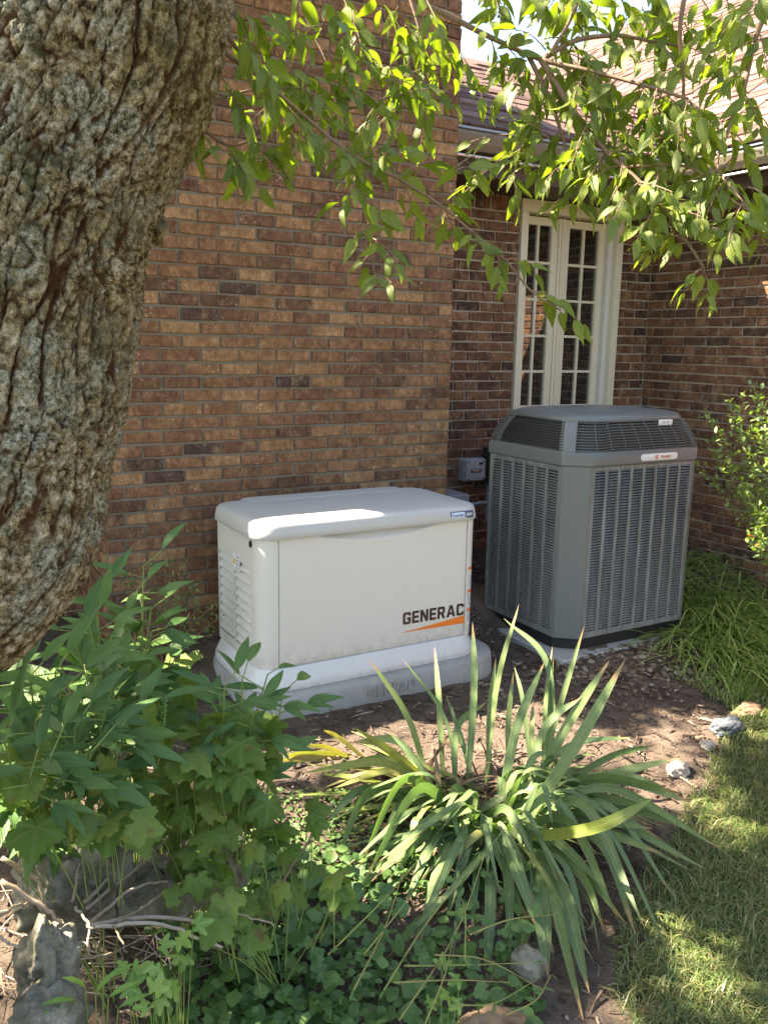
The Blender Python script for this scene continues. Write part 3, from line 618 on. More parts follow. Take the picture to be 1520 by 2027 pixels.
def post(A, B):                                          # smooth corner posts
    g = MB(); n = (B-A).normalized().cross(V((0, 0, 1))); e = (B-A).normalized(); L = []
    for z in (ZB, ZT): L.append([A+V((0, 0, z))+n*.0+e*-.004, A+V((0, 0, z))+n*.010+e*.012, B+V((0, 0, z))+n*.010-e*.012, B+V((0, 0, z))+e*.004, B+V((0, 0, z))-n*.02, A+V((0, 0, z))-n*.02])
    g.loft([l for l in L]); return g.obj('corner_post', M['ac'], ac)
post(O[7], O[0]); post(O[1], O[2]); post(O[3], O[4]); post(O[5], O[6])
g = MB(); g.quad(O[4]+V((0, 0, ZB)), O[5]+V((0, 0, ZB)), O[5]+V((0, 0, ZT)), O[4]+V((0, 0, ZT))); g.obj('back_panel', M['ac'], ac)
g = MB(); g.loft([octo(.012, .06), octo(.012, ZB-.002)], True, True); g.obj('base_pan', M['black'], ac)
# shroud: band, corner pillars and cap
def prof(z): return np.interp(z, [1.07, 1.14, 1.20, 1.26, 1.31, 1.335], [-.008, -.004, .012, .04, .078, .11])
g = MB(); g.loft([octo(-.006, 1.066), octo(-.012, 1.074), octo(-.012, 1.13), octo(-.004, 1.145), octo(.012, 1.147)], False, False); g.obj('shroud_band', M['ac'], ac, True, 35)
g = MB(); L = []
for z, i, c in ((1.295, .068, .12), (1.306, .066, .12), (1.318, .078, .12), (1.328, .098, .125), (1.335, .13, .125), (1.341, .19, .12), (1.345, .28, .10)): L.append(octo(i, z, c))
g.loft(L, True, True); g.obj('top_cap', M['ac'], ac, True, 60)
zs = [1.143, 1.17, 1.20, 1.23, 1.26, 1.285, 1.305]
def pillar(f):
    g = MB(); L = []
    for z in zs:
        pl_ = f(octo(prof(z)-.002, z, AC_-.004)); inn = f(octo(prof(z)+.016, z, AC_-.004)); L.append(pl_+inn[::-1])
    g.loft(L); return g.obj('pillar', M['ac'], ac, True, 40)
pillar(lambda o_: [o_[7].lerp(o_[6], .045), o_[7].lerp(o_[0], .04), o_[7].lerp(o_[0], .42)]); pillar(lambda o_: [o_[5].lerp(o_[6], .5), o_[6].lerp(o_[5], .03), o_[6].lerp(o_[7], .09)])
pillar(lambda o_: [o_[2].lerp(o_[1], .2), o_[2].lerp(o_[1], .02), o_[2].lerp(o_[3], .04)]); pillar(lambda o_: [o_[3], o_[4]])
g = MB(); g.loft([octo(.012, 1.09, .126), octo(.014, 1.15, .126), octo(.032, 1.20, .126), octo(.060, 1.26, .126), octo(.10, 1.312, .126)], True, True); g.obj('dark_interior', M['coil'], ac)  # near-black inner box paints the shade behind the grille
g = MB()
def wire(pts, r=.0032): g.tube(pts, r, 5, True)
for k in range(11):
    z = 1.152+k*.0138; o_ = octo(prof(z)-.006, z, AC_-.002); A, B, C_ = o_[0], o_[1], o_[2]; H = o_[7].lerp(o_[0], .42); dn = V((0, 0, -.007))
    wire([H, H.lerp(A, .75), A+(B-A)*.10+dn*.2, A+(B-A)*.15+dn*-.6, A+(B-A)*.88+dn*-.6, A+(B-A)*.92+dn, B+dn*1.3, B.lerp(C_, .8)+dn*1.3], .0023)
for k in range(8):
    q = .02+k*.135; wire([octo(prof(z)-.003, z, AC_-.002)[0].lerp(octo(prof(z)-.003, z, AC_-.002)[1], q)+V((.25*(1.2-z)*(1 if k < 4 else .6), .0, 0)) for z in zs], .0019)
g.obj('front_grille', M['wire'], ac, True)
g = MB()
for k in range(11):
    z = 1.152+k*.0138; o_ = octo(prof(z)-.004, z, AC_-.002); wire([o_[6], o_[7]], .0026)
g.obj('side_grille', M['boxdark'], ac, True)
# badge and sticker
by = AY0-.0135; slab_y(2.62, 2.90, 1.083, 1.121, by-.004, by+.004, .018, 'badge', M['paper'], ac, .002)
M['red'] = plain('orange red print', (.72, .12, .05), .35)
text('TRANE', .015, M['red'], ac, (2.765, by-.005, 1.0945), (1, 0, 0), (0, 0, 1), 'badge_lettering', width=.075, bold=.02, depth=.0008)
g = MB(); c = V((2.735, by-.0052, 1.102))
for a0 in (20, 140, 260):
    ring = [c+V((r*math.cos(math.radians(a0+t)), 0, r*math.sin(math.radians(a0+t)))) for r, T_ in ((.013, range(0, 91, 18)), (.008, range(90, -1, -18))) for t in T_]; g.add(ring, [tuple(range(len(ring)))])
g.box(c.x-.003, c.x+.003, c.y, c.y+.0005, c.z-.012, c.z+.012); g.obj('emblem', M['red'], ac)
zc = 1.283; st = slab_y(2.80, 2.905, zc-.015, zc+.015, AY0+.044, AY0+.048, .004, 'sticker', M['paper'], ac, .001); text('XL 16i', .013, M['ink'], st, (2.822, AY0+.0435, zc-.0065), (1, 0, 0), (0, 0, 1), width=.055, bold=.03)
ap = root('equipment_pad', 'thin pale concrete slab under the tall grey unit', 'pad', (2.66, -.55, 0)); g = MB(); g.loft([[V((a, b, z)) for a, b in rrect(2.10-i, 3.235+i, -1.04-i, -.06+i, .03)] for z, i in ((-.06, 0), (.050, 0), (.058, -.008))]); g.obj('slab', M['concrete'], ap)

# ------------------------------------------------------------------ stones
def stone(loc, size, seed, mat, label, name='rock', rough=.25, rot=0, sub=4, group=None):
    bm = bmesh.new(); bmesh.ops.create_icosphere(bm, subdivisions=sub, radius=1)
    for v in bm.verts:
        d = 1+rough*mnoise.fractal(v.co*1.3+V((seed, 0, 0)), .9, 2.1, 7)+.35*rough*mnoise.noise(v.co*4+V((0, seed, 0)))-.25*rough*abs(mnoise.noise(v.co*2.3+V((3, seed, 1))))
        v.co = V((v.co.x*d*size[0], v.co.y*d*size[1], v.co.z*d*size[2]))
    me = bpy.data.meshes.new(name); bm.to_mesh(me); bm.free(); me.polygons.foreach_set('use_smooth', [True]*len(me.polygons))
    o = link(name, me, mat, None, Matrix.Translation(V(loc)) @ Matrix.Rotation(rot, 4, 'Z')); tag(o, label, 'rock', group); return o
def gz(px, py, dz=0):                                    # ground point seen at a photo position
    z = 0
    for _ in range(6): p = on_z(z+dz, px, py); z = ground(p.x, p.y)
    return p
stone(at(92, 1925, 2.12), (.062, .08, .10), 1, M['rock'], 'grey limestone rock standing at the lower left corner', rough=.4, sub=5); stone(at(95, 2040, 2.08), (.078, .075, .085), 5, M['rock'], 'rounded limestone rock lying below the standing grey rock', rough=.35, sub=5)
stone(at(140, 1735, 2.42), (.125, .11, .15), 2, M['rock'], 'large mossy limestone boulder under the lobed leaves at left', rough=.4, sub=5)
stone(at(375, 1735, 2.55), (.13, .10, .085), 3, M['rock'], 'mossy limestone rock behind the dry sticks', rough=.35, sub=5)
stone(at(270, 1770, 2.50), (.10, .08, .06), 12, M['rock'], 'low dark rock between two limestone boulders', rough=.35)
stone(at(968, 2058, 2.36), (.09, .07, .045), 4, M['sand'], 'flat tan edging stone at the bottom below the iris', rough=.55, sub=5)
stone(at(1046, 1905, 2.66), (.045, .045, .04), 6, M['rock'], 'grey edging rock half hidden under drooping iris leaves', rough=.3)
stone(gz(1440, 1450)+V((0, 0, .028)), (.085, .06, .045), 7, M['slate'], 'smooth blue grey stone at the edge of the lawn', rough=.3, sub=5); stone(gz(1485, 1418)+V((0, .02, .022)), (.075, .05, .035), 8, M['sand'], 'brown stone just behind the blue grey stone', rough=.35)
stone(gz(1398, 1484)+V((0, 0, .024)), (.034, .03, .02), 9, M['pale'], 'small sunlit white stone in front of the blue grey stone', rough=.4); stone(gz(1342, 1530)+V((0, 0, .015)), (.055, .04, .04), 10, M['pale'], 'chunky pale stone on sunlit soil beside the iris', rough=.4)
stone(gz(1385, 1462)+V((0, 0, .0)), (.03, .02, .014), 11, M['sand'], 'small tan stone left of the blue grey stone', rough=.2)
# gravel and bark chips: stuff
def scatter(name, mat, n, place, make, cat_label=None):
    g = MB()
    for _ in range(n):
        p = place()
        if p is None: continue
        make(g, p)
    o = g.obj(name, mat); o['kind'] = 'stuff'; tag(o, cat_label[0], cat_label[1]); return o
def pebble(g, p, s=(.010, .026)):
    a = U(*s); b = a*U(.6, .9); c = a*U(.4, .6); R = Matrix.Rotation(U(0, 6.3), 3, 'Z') @ Matrix.Rotation(U(-.3, .3), 3, 'X'); vs = []
    for zz, rr in ((-.6, .6), (0, 1), (.7, .62)):
        for k in range(6): vs.append(V(p)+R @ V((a*rr*math.cos(k*1.047)*U(.85, 1.1), b*rr*math.sin(k*1.047)*U(.85, 1.1), c*zz)))
    fs = [(r*6+k, r*6+(k+1) % 6, r*6+6+(k+1) % 6, r*6+6+k) for r in (0, 1) for k in range(6)]+[(12, 13, 14, 15, 16, 17)]; g.add(vs, fs)
def in_obj(x, y): return (2.12 < x < 3.22 and -1.02 < y < -.08) or (.40 < x < 1.88 and -.955 < y < -.1)
def pl_gravel():
    x, y = random.gauss(2.75, .55), random.gauss(-1.18, .16)
    if random.random() < .35: x, y = U(1.85, 4.3), U(-1.2, .6)
    if in_obj(x, y) or y > .66 or x > 4.3 or (y > 0 and x < 2.06): return None
    return (x, y, ground(x, y)+.006)
scatter('gravel', M['pebble'], 1500, pl_gravel, pebble, ('brown river gravel spread around the base of the tall grey unit', 'gravel'))
def pl_soil():
    x, y = U(-1.4, 3.2), U(-2.9, .3)
    if in_obj(x, y) or y < lawn_edge(x)-.05 or (y > -.01 and x < 2.05): return None
    return (x, y, ground(x, y)+.006)
def chip(g, p):
    L = U(.008, .04) if random.random() < .8 else U(.04, .11); w = U(.0012, .004) if random.random() < .6 else U(.004, .010); a = U(0, 6.3); e = V((math.cos(a), math.sin(a), U(-.25, .25))); n = V((-e.y, e.x, U(-.4, .4))); p = V(p)+V((0, 0, U(0, .008)))
    g.add([p-e*L/2-n*w/2, p+e*L/2-n*w/2, p+e*L/2+n*w/2, p-e*L/2+n*w/2, p+V((0, 0, w*.7+.001))], [(0, 1, 4), (1, 2, 4), (2, 3, 4), (3, 0, 4)])
scatter('bark_mulch', M['chips'], 15000, pl_soil, chip, ('loose shredded bark mulch over the dark soil of the bed', 'mulch'))

# ------------------------------------------------------------------ leaves
def leaf_mesh(name, prof_, n=6, fold=.18, curl=.25, wave=.0, L=1.0, mat=None, twist=0.0):
    """unit leaf along +Y, face up +Z; prof_(t) = half width"""
    me = bpy.data.meshes.new(name); vs, fs, uv = [], [], []
    for i in range(n+1):
        t = i/n; h = max(prof_(t), .0015); y = L*(math.sin(curl*t)/curl if abs(curl) > 1e-3 else t); z = -L*((1-math.cos(curl*t))/curl if abs(curl) > 1e-3 else 0)
        w = wave*math.sin(t*9+1); tw = twist*t
        for s in (-1, 0, 1):
            X = s*h*math.cos(fold); Zz = abs(s)*h*math.sin(fold)+w*s*h*2
            vs.append((X*math.cos(tw)-Zz*math.sin(tw), y, z+X*math.sin(tw)+Zz*math.cos(tw)))
    for i in range(n):
        for s in (0, 1): fs.append((i*3+s, i*3+s+1, (i+1)*3+s+1, (i+1)*3+s))
    me.from_pydata(vs, [], fs); ul = me.uv_layers.new(name='UVMap')
    for pl in me.polygons:
        for li in pl.loop_indices:
            v = me.loops[li].vertex_index; ul.data[li].uv = ((v % 3)/2, (v//3)/n)
    me.polygons.foreach_set('use_smooth', [True]*len(me.polygons))
    if mat: me.materials.append(mat)
    return me
def ov(w, pk=.38, tip=2.2): return lambda t: w*(max(0, math.sin(math.pi*min(1, t**(math.log(.5)/math.log(pk)))))**.9)*(1-.12*t)**tip
def lobed_mesh(name, mat, lobes=5, depth=.45, teeth=True, droop=.35, k=0):
    """a palmate leaf: outline polygon fanned from the stalk, draped"""
    me = bpy.data.meshes.new(name); rs = random.Random(k); N = 44; out = []
    dirs = [90, 32, 148, -22, 202][:lobes]; lens = [1.0, .82, .82, .52, .52][:lobes]
    for i in range(N+1):
        a = -62+304*i/N; best = .30
        for d, l in zip(dirs, lens):
            q = abs((a-d+180) % 360-180); best = max(best, l*(1-depth*(1-math.exp(-(q/24)**2))-.003*q) if q < 60 else .35)
        if teeth: best *= 1+(.06 if i % 2 else -.05)
        best *= rs.uniform(.95, 1.05); out.append((best*.62*math.cos(math.radians(a)), .12+best*.62*math.sin(math.radians(a))))
    vs = [(0, .12, 0)]; 
    for f_ in (.5, 1):
        for x, y in out:
            xx, yy = x*f_, .12+(y-.12)*f_; r = math.hypot(xx, yy-.12); vs.append((xx, yy, -droop*r*r+.05*abs(math.sin(3*math.atan2(yy-.12, xx)))*r+rs.uniform(-.012, .012)))
    M1 = N+1; fs = [(0, 1+i, 2+i) for i in range(N)]+[(1+i, 1+M1+i, 2+M1+i, 2+i) for i in range(N)]
    me.from_pydata(vs, [], fs); ul = me.uv_layers.new(name='UVMap')
    for pl in me.polygons:
        for li in pl.loop_indices:
            c = me.vertices[me.loops[li].vertex_index].co; dd = min((abs(c.x*math.sin(math.radians(d_))-(c.y-.12)*math.cos(math.radians(d_))) for d_ in dirs if c.x*math.cos(math.radians(d_))+(c.y-.12)*math.sin(math.radians(d_)) > -.01), default=.3); ul.data[li].uv = (.5+min(.45, dd*.9+(.02 if math.hypot(c.x, c.y-.12) < .01 else 0)), math.hypot(c.x, c.y-.12))
    me.polygons.foreach_set('use_smooth', [True]*len(me.polygons)); me.materials.append(mat); return me
def orient(p, d, up, s, sw=None):
    d = V(d).normalized(); up = V(up); x = d.cross(up)
    if x.length < 1e-4: x = d.orthogonal()
    x.normalize(); z = x.cross(d); sw = sw or s
    return Matrix(((x.x*sw, d.x*s, z.x*sw, p[0]), (x.y*sw, d.y*s, z.y*sw, p[1]), (x.z*sw, d.z*s, z.z*sw, p[2]), (0, 0, 0, 1)))
def rv(a=1.0): return V((U(-a, a), U(-a, a), U(-a, a)))
class Foliage:
    def __init__(s, parent, mat, cap=300, partname='leaf'): s.p = parent; s.m = mat; s.cap = cap; s.it = []; s.nm = partname
    def add(s, me, Mx, size):
        p = Mx @ V((0, .5, 0)); x, y, z = pix(p); s.it.append((me, Mx, size/z if (-20 < x < 1540 and -20 < y < 2047) else 0))
    def done(s): lay(s.it, s.p, s.m, s.cap, s.nm)
CH_L = [leaf_mesh('leaf', ov(U(.155, .23), U(.32, .42), 2.8), 8, U(.08, .45), U(.1, 1.2), U(0, .09), mat=M['cherry'], twist=U(-.8, .8)) for _ in range(16)]
PE_L = [leaf_mesh('leaf', ov(U(.13, .18), U(.40, .5)), 7, U(.15, .35), U(.0, .7), U(0, .05), mat=M['peony'], twist=U(-.4, .4)) for _ in range(8)]
LO_L = [lobed_mesh('leaf', M['lobed'], 5, U(.22, .38), True, U(.2, .6), k) for k in range(7)]
TR_L = [lobed_mesh('leaf', M['trefoil'], 3, .55, False, U(.1, .4), k+20) for k in range(4)]
RO_L = [leaf_mesh('leaf', ov(U(.42, .52), .55, .0), 6, U(.05, .25), U(-.2, .6), U(0, .06), mat=M['round']) for _ in range(6)]
SC_L = [lobed_mesh('leaf', M['round'], 5, .12, True, U(.1, .5), k+40) for k in range(5)]; LA_L = [leaf_mesh('leaf', ov(U(.16, .24), .45, 1.0), 6, .2, U(.2, .9), .05, mat=M['round']) for _ in range(4)]
SH_L = [leaf_mesh('leaf', ov(U(.24, .3), .5, .4), 4, U(.1, .3), U(.1, .6), 0, mat=M['shrub']) for _ in range(5)]

# ------------------------------------------------------------------ tree
tree = root('garden_tree', 'leaning lichen covered tree with leafy drooping branches beside the brick chimney', 'tree', (-1.7, -2.6, 0))
TD = 1.80
axis_px = [(250, -420, 232), (228, -200, 240), (208, 0, 250), (160, 160, 248), (100, 300, 237), (48, 450, 248), (14, 600, 257), (-18, 740, 262), (-42, 860, 256), (-66, 1000, 262), (-112, 1080, 260), (-190, 1140, 262), (-310, 1215, 270), (-450, 1330, 285), (-620, 1560, 330)]
ax = [at(x, y, TD) for x, y, r in axis_px]; rr = [r*(pix(a)[2])/FPX for (x, y, r), a in zip(axis_px, ax)]
ax = [V((.1, -2.35, 5.2)), V((-.25, -2.55, 3.6))]+ax+[V((-1.55, -2.62, .15)), V((-1.6, -2.62, -.15))]; rr = [.16, .21]+rr+[.36, .42]
axs = spline(ax, 16); rrs = [v[0] for v in spline([(r, 0, 0) for r in rr], 16)]
NA = 300; vs = []; rel = []; acc = 0
toC = None
for i, (c, r) in enumerate(zip(axs, rrs)):
    t = (axs[min(i+1, len(axs)-1)]-axs[max(i-1, 0)]).normalized(); acc += (axs[i]-axs[i-1]).length if i else 0
rows_i = []
# resample the axis finely where it shows
fine = []
for i in range(len(axs)-1):
    L = (axs[i+1]-axs[i]).length; inframe = 1.0 < axs[i].z < 2.75; n = max(1, int(L/(.0045 if inframe else .02)))
    for k in range(n): fine.append((axs[i].lerp(axs[i+1], k/n), rrs[i]+(rrs[i+1]-rrs[i])*k/n))
up = V((0, -1, 0)); s_acc = 0; cent = [f[0] for f in fine]
angs = []
a = 0
while a < 2*math.pi:                                     # denser where the trunk faces the camera
    angs.append(a); a += .016 if (a < 1.9 or a > 2*math.pi-1.9) else .06
NA = len(angs); vo = mnoise.voronoi
def bark_h(u, z, P3):
    nz = mnoise.noise
    w1 = nz(P3*7)*.05+nz(P3*18)*.022+nz(P3*50)*.010; w2 = nz(P3*6+V((5, 2, 8)))*.10
    a_ = abs(nz(V((u*17+w1*7, (z+w2*.6)*2.6, 1.7)))); b_ = abs(nz(V((u*30+w1*14, (z+w2*.5)*7, 7.3)))); c_ = abs(nz(V((u*16+w1*22, (z+w2)*17, 3.1))))
    crack = max(1.25*math.exp(-(a_/.055)**2)*min(1, .45+1.6*abs(nz(P3*4+V((2, 7, 1))))), .8*math.exp(-(b_/.055)**2), .7*math.exp(-(c_/.05)**2))
    f = mnoise.fractal(P3*55, 1, 2, 3); f2 = nz(P3*120)+.7*nz(P3*230); bil = abs(nz(V((u*46, z*26, 2))))
    return crack, f, f2, bil
vs = []; rel = []; arc = [0]
for i in range(1, len(cent)): arc.append(arc[-1]+(cent[i]-cent[i-1]).length)
for i, (c, r) in enumerate(fine):
    t = (cent[min(i+3, len(cent)-1)]-cent[max(i-3, 0)]).normalized(); upv = (CAM-c); upv = upv-t*upv.dot(t); upv.normalize(); b = t.cross(upv)
    show = 0.95 < c.z < 2.8
    for a in angs:
        dirv = upv*math.cos(a)+b*math.sin(a); P3 = c+dirv*r; h = r*(.05*mnoise.noise(P3*3.2)+.035*mnoise.noise(P3*7+V((3, 1, 2))))
        if show and (a < 2.0 or a > 2*math.pi-2.0):
            cr, f, f2, bil = bark_h((a if a < 3.2 else a-6.2832)*.27, arc[i], P3); h += -.0125*cr+.0036*f+.0040*f2-.005*(bil < .05)+.004*bil; rl = .74-.80*cr+.16*f+.14*f2
        else: rl = .5+.3*mnoise.noise(P3*20)
        vs.append(c+dirv*(r+h)); rel.append(max(0, min(1, rl)))
fs = []
for i in range(len(fine)-1):
    for k in range(NA): fs.append((i*NA+k, i*NA+(k+1) % NA, (i+1)*NA+(k+1) % NA, (i+1)*NA+k))
me = bpy.data.meshes.new('trunk'); me.from_pydata([tuple(v) for v in vs], [], fs); at_ = me.attributes.new('relief', 'FLOAT', 'POINT'); at_.data.foreach_set('value', rel)
me.polygons.foreach_set('use_smooth', [True]*len(me.polygons)); me.update(); link('trunk', me, M['bark'], tree)
# bark knot on the right flank
bm = bmesh.new(); bmesh.ops.create_icosphere(bm, subdivisions=4, radius=1); kc = at(298, 452, 1.795)
for v in bm.verts: v.co = kc+V((v.co.x*.032, v.co.y*.05, v.co.z*.030))*(1+.45*mnoise.fractal(v.co*1.8, 1, 2, 4))
me = bpy.data.meshes.new('knot'); bm.to_mesh(me); bm.free(); me.attributes.new('relief', 'FLOAT', 'POINT').data.foreach_set('value', [.5+.5*mnoise.noise(v.co*30) for v in me.vertices]); me.polygons.foreach_set('use_smooth', [True]*len(me.polygons)); link('knot', me, M['bark'], tree)
# branches: photo positions with a distance from the camera
BR = [([(700, -160, 2.5), (800, -20, 2.45), (900, 37, 2.4), (969, 73, 2.36), (1071, 118, 2.33), (1161, 139, 2.3), (1267, 167, 2.26), (1361, 196, 2.2)], .0082, .0035),
      ([(380, -30, 1.85), (440, 95, 1.9), (510, 150, 1.93), (570, 200, 1.95), (650, 270, 1.98), (720, 320, 2.0), (790, 355, 2.0), (870, 405, 2.0), (930, 455, 2.0), (1000, 515, 1.98), (1050, 575, 1.96), (1110, 615, 1.95)], .0048, .0016),
      ([(1071, 118, 2.33), (1130, 215, 2.28), (1200, 300, 2.24), (1265, 360, 2.2), (1320, 420, 2.16), (1360, 480, 2.13), (1392, 530, 2.1)], .008, .0025),
      ([(1040, 100, 2.35), (1080, 180, 2.32), (1110, 260, 2.3), (1128, 330, 2.28), (1132, 395, 2.27)], .006, .0022),
      ([(1360, -40, 2.35), (1345, 60, 2.34), (1352, 150, 2.33), (1350, 260, 2.32)], .006, .003),
      ([(1080, 112, 2.33), (1140, 80, 2.36), (1220, 70, 2.38), (1290, 82, 2.4), (1350, 92, 2.42)], .007, .003),
      ([(1085, 112, 2.33), (1120, 55, 2.36), (1150, -10, 2.4)], .006, .004),
      ([(420, 20, 1.88), (480, 110, 1.98), (560, 190, 2.05), (680, 215, 2.1), (760, 195, 2.13), (850, 175, 2.15)], .005, .002),
      ([(360, 190, 1.9), (400, 250, 1.92), (455, 288, 1.94), (520, 268, 1.96)], .0045, .002), ([(420, 200, 1.9), (470, 185, 1.92), (525, 172, 1.94)], .0035, .0015),
      ([(690, 300, 1.98), (715, 370, 1.99), (730, 440, 2.0), (735, 500, 2.0), (742, 545, 2.0)], .0028, .001),
      ([(1560, -60, 2.3), (1500, 60, 2.28), (1470, 180, 2.24), (1440, 260, 2.2), (1420, 330, 2.17), (1470, 400, 2.1)], .007, .002), ([(1240, 330, 2.22), (1360, 330, 2.2), (1440, 390, 2.18), (1500, 430, 2.16)], .004, .0015),
      ([(560, -80, 2.3), (610, 40, 2.25), (650, 130, 2.2)], .005, .002), ([(800, -40, 2.35), (830, 60, 2.3), (840, 150, 2.27)], .005, .002)]
TWG = MB(); LF = Foliage(tree, M['cherry'], 300)
def leafy(p0, p1, n, size=(.046, .080), droop=.7, rad=.0016):
    """a twig from p0 to p1 with alternate drooping leaves"""
    mid = p0.lerp(p1, .5)+rv(.015)+V((0, 0, .015)); pts = bez(p0, mid, p1, 6); TWG.tube(pts, [rad*(1-.5*i/6) for i in range(7)], 5, False)
    d = (p1-p0).normalized()
    for k in range(n):
        t = (k+.6)/n; i = min(5, int(t*6)); p = pts[i].lerp(pts[i+1], t*6-i); side = (d.cross(V((0, 0, 1))).normalized() if abs(d.z) < .95 else V((1, 0, 0)))*(1 if k % 2 else -1)
        dr = (d*U(.3, .9)+side*U(.3, 1.0)+V((0, 0, -droop*U(.0, 1.4)))+rv(.35)).normalized()
        if k == n-1: dr = (d+V((0, 0, -droop*.8))+rv(.3)).normalized()
        s = U(*size)*(1 if t < .8 else .85); pp = p+dr*.012; TWG.tube([p, pp], .0007, 4, False)
        upv = V((0, 0, 1))*U(.2, 1)+(CAM-p).normalized()*U(-.3, .9)+rv(.5); LF.add(random.choice(CH_L), orient(pp, dr, upv, s), s)
for pts, r0, r1 in BR:
    P = spline([at(*q) for q in pts], 7); g = MB(); g.tube(P, [r0+(r1-r0)*i/(len(P)-1) for i in range(len(P))], 8); g.obj('branch', M['twig'], tree, True)
# twigs: (x0,y0,x1,y1,distance,leaves)
TW_ = """450 -10 500 100 1.9 6;470 60 540 150 1.95 6;520 10 610 90 2.15 6;600 -30 585 80 2.2 6;640 -10 690 90 2.2 7;700 20 690 140 2.2 7;745 -20 800 110 2.25 7;790 40 850 130 2.3 7
830 -20 880 90 2.3 6;870 50 900 150 2.3 6;560 120 610 210 2.05 7;480 90 540 190 1.95 7;620 150 690 240 2.1 7;680 160 770 230 2.1 7;760 160 850 190 2.15 7;820 150 895 200 2.2 6;850 180 835 280 2.2 5
900 90 955 190 2.35 6;430 150 470 210 1.9 4;395 240 400 310 1.9 4;440 280 490 350 1.92 6;520 268 475 340 1.95 6;500 290 560 350 1.95 6;520 172 560 240 1.95 5;570 210 640 290 1.97 7;640 270 700 330 1.98 6
600 230 690 250 2.0 6;700 310 760 300 2.0 6;730 330 800 300 2.0 6;790 355 860 320 2.0 6;800 360 830 440 2.0 4;870 405 940 360 2.0 5;880 410 900 470 2.0 5;905 330 940 310 1.9 4;900 340 950 350 1.88 4;930 455 960 500 2.0 5;980 490 990 560 1.98 4;1000 515 1060 540 1.97 4;1050 575 1100 590 1.95 3;1090 600 1150 640 1.94 4
690 300 700 370 1.98 5;715 370 680 410 1.99 4;720 390 770 430 1.99 5;730 440 700 470 2.0 3;735 470 790 520 2.0 4;735 500 720 540 2.0 2;742 545 775 560 2.0 3
540 180 640 200 2.0 7;580 150 660 170 2.1 6;640 110 720 150 2.15 7;720 100 800 170 2.2 7;500 40 560 120 2.1 6;760 200 700 280 2.05 6;800 230 780 300 2.1 5
969 73 1000 160 2.36 6;1000 90 1050 180 2.35 6;1040 100 1010 200 2.33 6;1071 118 1120 210 2.32 6;1080 180 1040 270 2.3 7;1110 250 1060 330 2.3 7;1128 330 1080 360 2.28 6;1132 395 1100 400 2.27 4;1128 330 1170 390 2.27 6;1132 395 1160 420 2.26 4;1020 330 1024 395 2.3 5;1030 290 1020 340 2.3 4
1130 215 1180 280 2.27 7;1160 250 1130 330 2.25 7;1200 300 1160 360 2.23 7;1200 300 1270 330 2.22 7;1230 330 1200 410 2.2 7;1265 360 1215 430 2.18 6;1265 360 1330 380 2.18 7;1300 400 1260 470 2.16 7;1320 420 1390 430 2.15 7;1330 440 1290 500 2.14 7;1360 480 1300 470 2.13 6;1360 470 1430 460 2.12 5;1392 530 1360 575 2.1 3;1392 530 1410 590 2.09 4;1340 400 1410 470 2.14 6
1100 130 1160 200 2.33 7;1161 139 1130 230 2.3 7;1180 145 1220 230 2.28 7;1220 155 1190 250 2.26 7;1267 167 1250 260 2.25 7;1267 167 1330 250 2.24 7;1300 175 1290 270 2.22 7;1361 196 1340 290 2.2 7;1361 196 1420 270 2.2 7;1320 190 1380 250 2.2 7
1110 100 1180 130 2.36 7;1140 80 1180 30 2.38 6;1200 70 1260 120 2.38 7;1220 70 1270 20 2.4 6;1290 82 1340 130 2.4 7;1300 80 1350 30 2.4 6;1350 92 1410 130 2.4 7;1345 60 1400 40 2.38 6;1352 130 1300 160 2.33 6;1350 200 1400 230 2.32 7;1350 260 1380 320 2.3 7
1150 -10 1100 40 2.4 6;1130 30 1190 -10 2.4 6;1080 100 1020 60 2.36 6;1050 110 990 130 2.35 6;1000 20 960 60 2.4 5;960 -30 990 40 2.45 6;1040 -30 1080 40 2.45 7;1120 -30 1160 40 2.45 7;1220 -20 1240 50 2.42 7;1290 -30 1310 50 2.42 6
1500 60 1440 100 2.27 7;1500 60 1520 150 2.27 7;1480 140 1420 180 2.25 7;1470 180 1510 260 2.23 7;1450 230 1390 280 2.21 7;1440 260 1490 330 2.2 7;1420 330 1360 360 2.18 7;1430 340 1480 410 2.16 8;1470 400 1440 480 2.1 8;1470 400 1500 490 2.1 8;1480 370 1540 440 2.12 8;1440 350 1400 420 2.15 7;1510 -20 1460 60 2.3 7;1430 -20 1450 70 2.3 6;1380 -10 1410 60 2.33 6
1360 330 1330 390 2.2 6;1400 360 1380 430 2.18 7;1300 330 1290 390 2.2 6;1240 330 1180 350 2.22 6;1180 300 1110 310 2.25 7;1150 340 1090 340 2.26 6;1060 330 1020 300 2.3 5;1090 280 1030 240 2.3 6;1210 260 1280 300 2.24 7;1300 270 1360 310 2.22 7;1440 430 1420 500 2.14 4"""
for ln in TW_.replace('\n', ';').split(';'):
    a = [float(q) for q in ln.split()]; p0 = at(a[0], a[1], a[4]+U(-.03, .03)); p1 = at(a[2], a[3], a[4]+U(-.14, .10)); leafy(p0, p1, int(a[5])+random.choice((1, 1, 2, 2)))
    if a[1] < 300 and len(ln) and random.random() < .55: q0 = p0.lerp(p1, .4)+rv(.02); leafy(q0, q0+V((U(-.12, .12), U(-.05, .2), U(-.16, .03))), random.choice((4, 5, 6)))
for ln in TW_.replace('\n', ';').split(';'):
    a = [float(q) for q in ln.split()]
    if random.random() < .26:
        dx, dy = U(-45, 45), U(-40, 25)
        if a[1]+dy > 470 or (a[0] < 900 and a[1]+dy > 300): continue
        leafy(at(a[0]+dx, a[1]+dy, a[4]+U(.05, .25)), at(a[2]+dx*.7, a[3]+dy, a[4]+U(.05, .3)), int(a[5]))
